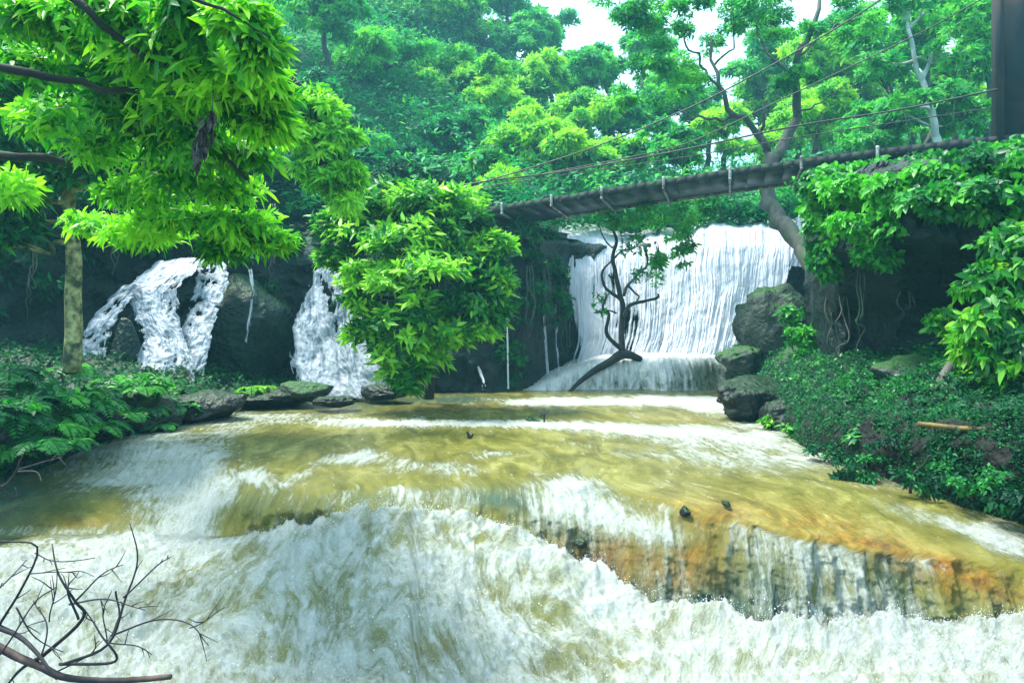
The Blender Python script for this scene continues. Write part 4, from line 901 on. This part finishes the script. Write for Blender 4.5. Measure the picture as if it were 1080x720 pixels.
VN = [(862, 262, 16.0, 110, 'vine at the left edge of the dark overhang'), (872, 300, 14.4, 95, 'vine just inside the left edge of the overhang'), (884, 290, 13.6, 120, 'longest vine hanging over the dark hollow'), (905, 300, 12.6, 70, 'short vine under the creeper left of the hollow'), (950, 285, 12.3, 60, 'vine hanging free in the middle of the dark hollow'),
      (556, 300, 21.2, 70, 'vine beside the thread of water'), (572, 300, 22.0, 80, 'vine hanging in the dark recess'), (592, 330, 23.0, 55, 'vine against the left edge of the tall waterfall'), (285, 235, 18.8, 70, 'vine hanging on the cliff above the trickle'), (30, 250, 16.0, 90, 'vine on the dark cliff left of the pale trunk'), (120, 240, 17.6, 50, 'vine on the dark cliff right of the pale trunk')]
for i, (px_, py_, Y_, h_, lb) in enumerate(VN):
    g = Geo()
    for m in range(3):
        q = smooth_path([P3(px_+m*2.5, py_-20, Y_), P3(px_+m*2.5+2, py_+h_*.5, Y_-.1), P3(px_+m*3.5-2, py_+h_*(1-.2*m), Y_-.05)], 20, wob=.2, seed=i*3+m); g.tube(q, np.linspace(.022, .008, len(q)), 5)
    o = g.build('hanging_vine', M['grey_bark'], None); tag(o, 'thin grey '+lb, 'vine', 'hanging vines'); recenter(o, P3(px_, py_-20, Y_))

# plants -------------------------------------------------------------
def bank_pt(px, py, Y): return Wp(px, py, Y)
def leafy_plant(px, py, Y, size, mat, label, group, n=16, seed=0, leaf=.16, asp=.5, name='leafy_plant', cat='plant', tint=.55):
    rs = np.random.default_rng(500+seed); c = Wp(px, py, Y)
    t = thing(name, c, label, cat, group); g = Geo(); Ps, As = [], []
    for i in range(n):
        a = rs.uniform(0, 6.28); h = size*rs.uniform(.35, 1.); d = size*rs.uniform(.1, .75)
        e = c+np.array([math.cos(a)*d, math.sin(a)*d, h]); q = smooth_path([c, c+np.array([math.cos(a)*d*.35, math.sin(a)*d*.35, h*.65]), e], 8)
        g.tube(q, np.linspace(.008, .003, len(q)), 4)
        for m in (0.55, .75, 1.):
            Ps.append(q[int(m*(len(q)-1))]); As.append(np.array([math.cos(a)*.4, math.sin(a)*.4, 1])+rs.normal(0, .2, 3))
    P, D, N, L, tt = whorls(np.array(Ps), np.array(As), 4, 1.2, tint+rs.normal(0, .22, len(Ps)), leaf, rs=rs)
    localise(g.build('stem', M['deep'], t), t); localise(leaf_mesh('leaves', P, D, N, L, L*asp, tt, mat, t, 1, .3), t); return t
def fern(px, py, Y, size, mat, label, group, seed=0, nf=13, tint=.5):
    rs = np.random.default_rng(900+seed); c = Wp(px, py, Y); Ps, Ds, Ns, Ls, Ts = [], [], [], [], []
    g = Geo()
    for i in range(nf):
        a = i/nf*6.28+rs.normal(0, .25); ln = size*rs.uniform(.7, 1.15); up = rs.uniform(.5, 1.2); d = np.array([math.cos(a), math.sin(a), 0]); s = np.array([-math.sin(a), math.cos(a), 0])
        u = np.linspace(0, 1, 20); q = c+ln*(d*u[:, None]*.9+np.array([0, 0, 1])*(up*u-1.15*up*u*u)[:, None]); g.tube(q, np.linspace(.007, .002, 20), 4)
        tn = np.gradient(q, axis=0); tn = unit(tn); ti = tint+rs.normal(0, .2)
        for sg in (-1, 1):
            Ps.append(q[2:]); Ds.append(s*sg+tn[2:]*.45+rs.normal(0, .06, (18, 3))); Ns.append(np.cross(tn[2:], s)*1.0+rs.normal(0, .1, (18, 3))); Ls.append(ln*.27*np.sin(np.linspace(.5, 3.0, 18))+.02); Ts.append(np.full(18, ti)+rs.normal(0, .05, 18))
    P, D, N, L, tt = map(np.concatenate, (Ps, Ds, Ns, Ls, Ts)); N = np.where(N[:, 2:3] < 0, -N, N)
    t = thing('fern', c, label, 'fern', group)
    localise(g.build('stalk', M['deep'], t), t); localise(leaf_mesh('frond', P, D, N, L, L*.34, tt, mat, t, 0, .15), t); return t
FL = [(15, 445, 9.6, .75), (55, 424, 11, .8), (95, 432, 11.5, .8), (40, 470, 9.3, .6), (100, 455, 11.2, .7), (150, 412, 13, .7), (185, 432, 13.6, .6), (135, 440, 12.4, .6), (70, 395, 12.6, .8), (10, 400, 11, .9), (215, 420, 14.4, .5),
      (120, 405, 13.4, .7), (-30, 440, 9, .9), (75, 470, 10, .5), (170, 450, 12.8, .45), (30, 430, 10.2, .7), (-60, 480, 8.5, .8), (5, 480, 9.2, .5)]
FW = ['large fern at the lower left frame edge', 'fern below the pale trunk', 'fern just right of the pale trunk foot', 'low fern over the dark water at left', 'fern in the middle of the left bank', 'fern in front of the boulder in the left waterfall', 'small fern near the tip of the left bank', 'fern behind the white riffle',
      'tall fern at the foot of the pale trunk', 'big dark fern under the left hanging foliage', 'fern at the foot of the far left waterfall', 'fern beside the spreading left waterfall', 'fern cut by the left frame edge', 'small fern nearest the channel', 'lowest fern at the bank tip by the white riffle', 'fern between the frame edge and the pale trunk', 'fern outside the frame at left', 'fern hanging over the channel at left']
FL += [(120, 450, 12, .6), (70, 445, 10.8, .7), (195, 412, 14.6, .6), (25, 412, 11.6, .8), (160, 435, 12.9, .5), (105, 415, 12.6, .7), (-15, 425, 10, .8), (60, 455, 10.3, .6), (142, 400, 14, .6), (180, 405, 14.8, .5)]
FW += ['fern low behind the left end of the riffle', 'fern in front of the pale trunk', 'fern against the lower spray of the far left waterfall', 'fern deep in the shade left of the pale trunk', 'fern over the rock behind the riffle', 'fern between the pale trunk and the waterfall boulder', 'shaded fern at the left frame edge', 'fern low on the bank under the pale trunk', 'fern touching the waterfall boulder', 'small fern under the spreading left waterfall']
for i, (f, lb) in enumerate(zip(FL, FW)):
    fern(*f[:3], f[3]*.85, M['mid' if i % 3 else 'deep'], lb, 'ferns on the left bank', i, tint=.45+.2*(i % 2))
for i, (px_, py_, Y_, s_, lb) in enumerate([(265, 412, 16.6, .5, 'bright fern on the low rock left of the bush'), (245, 418, 16.2, .45, 'bright fern at the left end of the low rock'), (282, 410, 16.8, .35, 'little bright fern at the right end of the low rock')]):
    fern(px_, py_, Y_, s_, M['bright'], lb, 'bright ferns by the pool', 40+i, tint=.6)
PL = [(20, 462, 9.4, .5, 'mid', 'broad leafed plant low at the left edge'), (88, 440, 11.3, .5, 'mid', 'broad leafed plant on the left bank below the fern'), (165, 420, 13.3, .45, 'mid', 'leafy plant near the foot of the far left waterfall'), (45, 440, 10.6, .45, 'deep', 'dark leafy plant under the pale trunk'),
      (205, 440, 14, .35, 'bright', 'yellow green plant at the tip of the left bank'), (232, 432, 15.2, .3, 'bright', 'small yellow green plant beside the black rock'), (815, 455, 13, .3, 'bright', 'bright plant at the point of the right bank'),
      (838, 466, 12, .3, 'bright', 'bright leafy sprig at the river edge of the right bank'), (880, 455, 11.6, .3, 'mid', 'plant among the flat rocks below the hollow'), (965, 425, 10.3, .32, 'bright', 'bright plant left of the leaning log foot'), (985, 440, 9.6, .3, 'bright', 'bright plant in front of the pale grey rock'),
      (1015, 420, 9.6, .35, 'bright', 'bright plant right of the leaning log'), (1045, 400, 9.2, .4, 'bright', 'taller bright plant below the right edge shrub'), (1060, 425, 8.8, .32, 'bright', 'bright plant near the dark rock at the right edge'), (935, 445, 10.2, .28, 'mid', 'small plant in the middle of the right bank'),
      (905, 470, 9.6, .28, 'mid', 'leafy plant at the water side of the right bank'), (1030, 385, 9.8, .35, 'bright', 'bright plant above the red earth'), (850, 400, 15.5, .35, 'mid', 'plant at the foot of the grey boulders'), (1005, 400, 10.2, .3, 'bright', 'bright plant against the upper end of the leaning log'),
      (955, 460, 9.4, .25, 'bright', 'low bright plant left of the bamboo pole'), (1075, 400, 8.6, .4, 'bright', 'bright plant at the right frame edge')]
for i, (a, b, c_, s_, mt, lb) in enumerate(PL):
    leafy_plant(a, b, c_, s_, M[mt], lb, 'leafy plants on the banks', n=14, seed=i, leaf=.11 if a > 400 else .15, asp=.55, tint=.55)

# ground cover on the banks, rooted on the bank surface itself
def cover(name, grid, rows, pxr, n, mat, label, leaf, seed, tint=.5, keepth=-.12, k=4, asp=.6, lift=.05):
    rs = np.random.default_rng(seed); nr, nc = grid.shape[:2]
    i = rs.uniform(rows[0]*nr, rows[1]*(nr-2), n); j = rs.uniform(0, nc-2, n); i0 = i.astype(int); j0 = j.astype(int); fi = (i-i0)[:, None]; fj = (j-j0)[:, None]
    P = grid[i0, j0]*(1-fi)*(1-fj)+grid[i0+1, j0]*fi*(1-fj)+grid[i0, j0+1]*(1-fi)*fj+grid[i0+1, j0+1]*fi*fj
    px = P[:, 0]/P[:, 1]*F+CX; P = P[(px > pxr[0]) & (px < pxr[1])]
    P = P[fbm(P[:, 0]*1.5, P[:, 1]*1.5, P[:, 2]+seed*1., 3) > keepth]; P[:, 2] += rs.exponential(lift, len(P))
    A = np.stack([rs.normal(0, .5, len(P)), -.5+rs.normal(0, .4, len(P)), np.ones(len(P))], -1)
    P, D, N, L, t = whorls(P, A, k, 1.2, tint+.5*noise3(P[:, 0]*2, P[:, 1]*2, 1.)+rs.normal(0, .12, len(P)), leaf, rs=rs)
    o = leaf_mesh(name, P, D, N, L, L*asp, t, mat); tag(o, label, kind='stuff')
cover('ground_cover', BR, (.50, .99), (800, 1300), 11000, M['mid'], 'low green ground cover creeping over the right bank', .07, 5, .34, -.08)
cover('ground_cover', BR, (.44, .99), (770, 1300), 26000, M['deep'], 'added layer of small dark leaves standing in for shade on the right bank', .05, 15, .45, -.35)  # dark leaf layer added to give the bank the overhang's shade
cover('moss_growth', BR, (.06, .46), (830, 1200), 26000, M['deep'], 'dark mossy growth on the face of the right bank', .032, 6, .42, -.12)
cover('ground_cover', BL, (.1, .99), (-200, 330), 15000, M['deep'], 'dark green ground cover on the left bank', .10, 7, .40, -.1)

# ------------------------------------------------------------------ left foreground trees
tree('pale_tree', 'slender tree with pale lichen trunk standing before the left waterfall', 'tree', [P3(76, 392, 12.3), P3(78, 330, 12.3), P3(77, 260, 12.2), P3(71, 200, 12.1), P3(66, 150, 12), P3(90, 60, 12)], .155,
     [(20, 90, 12, 60, 40), (90, 60, 12, 60, 40), (10, 200, 11.5, 34, 26), (5, 250, 11.5, 30, 26), (130, 110, 12.5, 50, 40), (0, 160, 11, 40, 30), (30, 40, 10.5, 60, 34), (-10, 110, 10.5, 50, 40), (70, 110, 11, 40, 24), (110, 190, 12, 44, 22), (160, 180, 12.6, 40, 22), (110, 40, 11, 50, 40), (190, 60, 12, 60, 50), (190, 140, 12.5, 50, 40), (60, 130, 12.4, 50, 24), (-40, 60, 12, 60, 60), (-30, 220, 11.5, 50, 40)], M['mid'], M['pale_bark'], per=16, nodes=13, k=5, leaf=.24, tint=.5, tv=.24, asp=.35, taper=.6, tilt=(.1, 0, -.25), wob=.06)
def over_extra(g):
    for i, (pl, r) in enumerate([([(-80, 150, 7), (0, 163, 7.2), (60, 172, 7.4), (110, 172, 7.6), (150, 186, 7.8), (200, 214, 8)], .055), ([(-60, -60, 5), (80, 0, 5.2), (130, 40, 5.4), (180, 75, 5.6), (225, 92, 5.8)], .035), ([(-60, 60, 5.5), (70, 85, 5.8), (130, 100, 6), (200, 130, 6.3), (260, 190, 6.6)], .04),
                            ([(225, 92, 5.8), (232, 78, 5.8), (240, 66, 5.8)], .008), ([(180, 75, 5.6), (240, 110, 5.9), (290, 150, 6.2)], .015), ([(110, 172, 7.6), (180, 180, 7.8), (250, 230, 8), (300, 262, 8.1)], .04), ([(60, -60, 4.4), (150, -20, 4.5), (230, 10, 4.6), (285, 40, 4.7)], .02)]):
        q = smooth_path([P3(*p) for p in pl], 24, wob=.12, seed=i); g.tube(q, np.linspace(r, r*.35, len(q)), 8)
ocl_ = [(150, 30, 5.6, 50, 26), (210, 20, 5.2, 44, 22), (255, 20, 4.9, 28, 22), (270, 55, 4.9, 22, 18), (170, 70, 5.8, 50, 22), (230, 80, 5.6, 40, 22), (100, 60, 6.2, 40, 22), (200, 115, 6.2, 46, 22), (260, 105, 6, 36, 20), (285, 140, 6.2, 24, 14), (150, 130, 6.6, 46, 22), (100, 150, 7, 36, 20),
       (220, 160, 6.6, 42, 20), (265, 165, 6.8, 26, 16), (180, 185, 7.2, 40, 20), (230, 205, 7.2, 36, 18), (140, 205, 7.6, 34, 18), (255, 235, 7.6, 30, 14), (205, 235, 7.8, 32, 14), (285, 258, 7.8, 22, 10), (160, 235, 8, 26, 14), (60, 30, 6, 40, 26), (110, 10, 5.6, 40, 20), (235, 262, 8, 18, 8), (130, 90, 6.2, 40, 20), (40, 75, 6.6, 40, 24), (20, 10, 6, 50, 22), (190, 60, 5.6, 40, 22), (120, 110, 6.6, 40, 22), (150, 245, 8.4, 30, 14), (110, 245, 8.8, 34, 14), (275, 90, 5.8, 20, 20), (180, 145, 6.8, 36, 16), (60, 130, 7.2, 44, 22), (0, 200, 7.4, 26, 22)]
ocl = [(a, b+(j % 3-1)*4, c_, d_*1.1, e_*.62) for j, (a, b, c_, d_, e_) in enumerate(ocl_)]
tree('overhanging_tree', 'near tree whose bright yellow green leaves hang across the top left', 'tree', [P3(-420, 560, 7.5), P3(-330, 300, 7.2), P3(-200, 160, 7), P3(-60, 150, 7)], .2, ocl, M['lemon'], M['dark_bark'], per=20, nodes=15, k=3, leaf=.13, tint=.62, tv=.45, asp=.33, detail=1, droop=.2,
     tr=.62, shell=.2, tilt=(.30, -.05, -.22), upb=.4, spread=1.1, extra=over_extra, branches=False, taper=.5)
tree('lime_tree', 'yellow green tree drooping between the near leaves and the leafy bush', 'tree', [P3(-180, 480, 12), P3(-90, 200, 12), P3(90, 10, 12.5), P3(240, 30, 13), P3(320, 95, 13)], .12,
     [(318, 105, 13, 22, 14), (345, 120, 13, 24, 16), (362, 150, 13, 20, 18), (335, 155, 13, 24, 18), (368, 185, 13.1, 16, 16), (345, 195, 13, 20, 16), (362, 212, 13.2, 14, 10), (312, 135, 13.1, 18, 16), (330, 180, 13.2, 18, 12)], M['lemon'], M['dark_bark'], per=14, nodes=12, k=6, leaf=.17, tint=.72, tv=.26, asp=.3, detail=1, tilt=(.1, 0, -.5), taper=.4)
# dangling dead leaf bundle
t = thing('dead_leaf_bundle', P3(217, 115, 5), 'black shrivelled bundle of dead leaves dangling from a thread at upper left', 'dead leaves')
rs = np.random.default_rng(3); u = rs.random(90); pa = np.array([P3(223, 116, 5), P3(220, 135, 5), P3(212, 152, 5), P3(209, 170, 5)])
pp = np.stack([np.interp(u, np.linspace(0, 1, 4), pa[:, k]) for k in range(3)], -1)+rs.normal(0, .012, (90, 3))*(1+1.6*np.sin(u*3.1))[:, None]
localise(leaf_mesh('dead_leaf', pp, np.array([-.25, 0, -1])+rs.normal(0, .3, (90, 3)), rs.normal(size=(90, 3)), .085*rs.uniform(.6, 1.3, 90), .035, rs.random(90), M['dead'], t, 1), t)
g = Geo(); g.tube([P3(225, 93, 5.6), P3(224, 116, 5.02)], .003, 5); localise(g.build('thread', M['dead_wood'], t), t)

# ------------------------------------------------------------------ dead branches, logs and debris
def branchset(name, label, cat, polys, Y, rad, mat, base, seed=0, twigs=True, part='twig'):
    t = thing(name, base, label, cat); g = Geo(); rs = np.random.default_rng(seed)
    for i, (pl, r) in enumerate(polys):
        pts = [P3(a, b, Y+.10*math.sin(i*1.7+j*.9+seed)) for j, (a, b) in enumerate(pl)]
        q = smooth_path(pts, 22, wob=.035, seed=i+seed); g.tube(q, np.linspace(r, max(r*.3, .0022), len(q)), 7)
        if twigs and i > 1:
            for m in range(3):
                j = rs.integers(5, len(q)-2); d = unit(q[j+1]-q[j]+rs.normal(0, .008, 3)*[1, 1, 1]); d = unit(d+rs.normal(0, .6, 3)*[1, .6, 1]); l = rs.uniform(.03, .14)
                q2 = smooth_path([q[j], q[j]+d*l*.5, q[j]+d*l+[0, 0, rs.normal(0, .02)]], 6); g.tube(q2, np.linspace(.0035, .0015, len(q2)), 4)
    localise(g.build(part, mat, t), t); return t
DB = [([(-40, 640), (0, 660), (20, 673), (43, 693), (60, 716)], .020), ([(43, 693), (83, 653), (75, 635), (63, 607), (55, 573)], .011), ([(83, 653), (77, 623), (83, 603)], .007), ([(80, 633), (105, 612), (130, 595)], .006),
      ([(73, 637), (117, 633), (153, 643)], .006), ([(63, 700), (120, 693), (102, 665), (87, 640)], .009), ([(67, 700), (113, 677), (130, 627), (143, 590), (137, 552)], .009), ([(130, 630), (163, 597), (180, 587)], .005),
      ([(117, 670), (160, 658), (200, 662), (220, 680)], .006), ([(200, 662), (220, 650), (237, 640)], .0035), ([(113, 677), (140, 680), (160, 690)], .004), ([(-20, 690), (0, 657), (20, 623), (37, 577), (0, 570), (-20, 566)], .009),
      ([(37, 583), (60, 590), (100, 588)], .004), ([(17, 640), (33, 667), (67, 687)], .005), ([(43, 693), (52, 653), (35, 633)], .005), ([(122, 623), (123, 647), (113, 677)], .006), ([(0, 690), (33, 640), (60, 618)], .005), ([(30, 605), (55, 606), (80, 604)], .003),
      ([(43, 693), (20, 712), (0, 730)], .012), ([(60, 708), (90, 690), (100, 670)], .005), ([(52, 655), (62, 625), (60, 600)], .004), ([(-10, 630), (10, 610), (28, 590)], .004), ([(113, 677), (108, 650), (118, 622)], .004)]
dbt = branchset('dead_branch', 'tangle of bare black twigs reaching over the foam at the lower left corner', 'branch', DB, 3.7, .01, M['dead_wood'], P3(-60, 700, 3.7), 1)
g = Geo(); q = smooth_path([P3(-120, 640, 3.75), P3(-30, 668, 3.75), P3(33, 700, 3.72), P3(67, 714, 3.7), P3(133, 717, 3.66), P3(180, 713, 3.62)], 30, wob=.02); g.tube(q, np.linspace(.026, .014, len(q)), 10); localise(g.build('main_stem', M['red_wood'], dbt, jitter=.006), dbt)
branchset('dead_branch', 'forked black twig sticking in above the water at the left frame edge', 'branch', [([(-40, 525), (0, 512), (13, 498), (20, 484), (28, 474)], .012), ([(18, 497), (36, 498), (44, 508)], .007), ([(20, 495), (42, 490), (66, 482)], .006), ([(0, 512), (10, 520), (22, 521)], .005)], 4.6, .01, M['dead_wood'], P3(-40, 525, 4.6), 7)
g = Geo(); q = smooth_path([P3(1016, 358, 10.2), P3(1006, 378, 9.9), P3(990, 405, 9.6), P3(965, 426, 9.4)], 20, wob=.05); g.tube(q, np.linspace(.075, .055, len(q)), 10)
o = g.build('log', M['grey_bark'], None, jitter=.012); tag(o, 'grey bare log leaning down the right bank', 'log'); recenter(o, P3(965, 426, 9.4))
g = Geo(); q = smooth_path([P3(968, 447, 8.3), P3(1010, 451, 8.0), P3(1060, 456, 7.7), P3(1150, 462, 7.3)], 20, wob=.03); g.tube(q, .03+.006*(np.arange(len(q)) % 5 == 0), 10)
o = g.build('bamboo_pole', M['bamboo'], None); tag(o, 'yellow brown bamboo pole lying along the top of the right bank', 'pole'); recenter(o, q[0])
g = Geo(); q = smooth_path([P3(880, 446, 10.6), P3(940, 450, 9.8), P3(1000, 446, 9.4)], 16, wob=.1); g.tube(q, np.linspace(.03, .02, len(q)), 7)
o = g.build('fallen_stick', M['grey_bark'], None); tag(o, 'thin fallen stick lying on the middle of the right bank', 'stick'); recenter(o, q[0])
def floatbit(px, py, polys, label, leaves=0, seed=0):
    Y = F*1.86/(py+3-HZ); t = thing('driftwood', P3(px, py+3, Y), label, 'driftwood'); g = Geo()
    for pl, r in polys:
        q = smooth_path([P3(px+a, py+b, Y) for a, b in pl], 8); g.tube(q, np.linspace(r, r*.5, len(q)), 6)
    localise(g.build('stick', M['dead_wood'], t), t)
    if leaves:
        rs = np.random.default_rng(seed); n = leaves; Pc = P3(px, py, Y)+rs.normal(0, 1, (n, 3))*[.07, .05, .03]
        localise(leaf_mesh('leaf_clump', Pc, rs.normal(size=(n, 3))+[0, 0, .3], rs.normal(size=(n, 3)), .09, .04, rs.random(n)*.6, M['mid'], t), t)
floatbit(495, 459, [([(0, 4), (-1, -1), (-3, -4)], .035), ([(0, 3), (3, 0), (4, -2)], .03), ([(-2, 4), (3, 4)], .04)], 'small black stub standing in the shallow water of the pool')
floatbit(566, 442, [([(8, 3), (8, -4), (9, -6)], .022), ([(4, -5), (11, -6)], .02), ([(-12, 0), (-4, 2), (2, 3)], .02), ([(-9, -3), (-2, 1), (6, 3)], .018)], 'snagged twigs with green leaves on the low step in the pool', 26, 2)

# ------------------------------------------------------------------ haze
def haze():
    m, nt, out = newmat('haze_air'); v = nd(nt, 'ShaderNodeVolumePrincipled')
    v.inputs['Color'].default_value = (.25, .82, 1.0, 1); v.inputs['Density'].default_value = .0019; v.inputs['Anisotropy'].default_value = .2
    nt.links.new(v.outputs[0], out.inputs['Volume'])
    g = Geo(); g.box((0, 60, 42), (1200, 0, 0), (0, 1000, 0), (0, 0, 96)); o = g.build('haze', m, None, smooth=False); tag(o, kind='stuff'); o['label'] = 'pale blue moist air between the trees'
HAZE = True
if HAZE: haze()

# ------------------------------------------------------------------ light, sky, camera
SUN_EL, SUN_AZ = 66, -78      # azimuth measured from +Y towards +X
w = bpy.data.worlds.new('World'); scene.world = w; w.use_nodes = True; nt = w.node_tree; nt.nodes.clear()
out = nt.nodes.new('ShaderNodeOutputWorld'); bg = nt.nodes.new('ShaderNodeBackground'); sky = nt.nodes.new('ShaderNodeTexSky'); sky.sky_type = 'NISHITA'; sky.sun_disc = False
sky.sun_elevation = R(SUN_EL); sky.sun_rotation = R(SUN_AZ); sky.dust_density = 3; sky.air_density = 1.2
mx = nt.nodes.new('ShaderNodeMix'); mx.data_type = 'RGBA'; mx.inputs[0].default_value = .62; mx.inputs[7].default_value = (8.0, 10.4, 12.2, 1)     # cloud veil
nt.links.new(sky.outputs[0], mx.inputs[6]); nt.links.new(mx.outputs[2], bg.inputs[0]); bg.inputs[1].default_value = .085; nt.links.new(bg.outputs[0], out.inputs[0])
sl = bpy.data.lights.new('sun', 'SUN'); sl.energy = 3.7; sl.angle = R(14); sl.color = (1, .97, .88); so = bpy.data.objects.new('sun', sl); link(so)
d = Vector((math.sin(R(SUN_AZ))*math.cos(R(SUN_EL)), math.cos(R(SUN_AZ))*math.cos(R(SUN_EL)), math.sin(R(SUN_EL))))
so.rotation_euler = d.to_track_quat('Z', 'Y').to_euler(); so.location = (0, 10, 40)
cam = bpy.data.cameras.new('camera'); co = bpy.data.objects.new('camera', cam); link(co); co.location = (0, 0, 0); co.rotation_euler = (R(90), 0, 0)
cam.sensor_width = 36; cam.lens = 36*F/1080; cam.shift_y = -10/1080; cam.clip_end = 2000; cam.clip_start = .05; scene.camera = co
scene.view_settings.view_transform = 'Standard'; scene.view_settings.look = 'None'; scene.view_settings.exposure = 1.65; scene.view_settings.gamma = 1
cy = scene.cycles; cy.use_denoising = True; cy.max_bounces = 6; cy.diffuse_bounces = 3; cy.glossy_bounces = 2; cy.transmission_bounces = 3; cy.volume_bounces = 0; cy.transparent_max_bounces = 4
cy.caustics_reflective = False; cy.caustics_refractive = False; cy.sample_clamp_indirect = 6
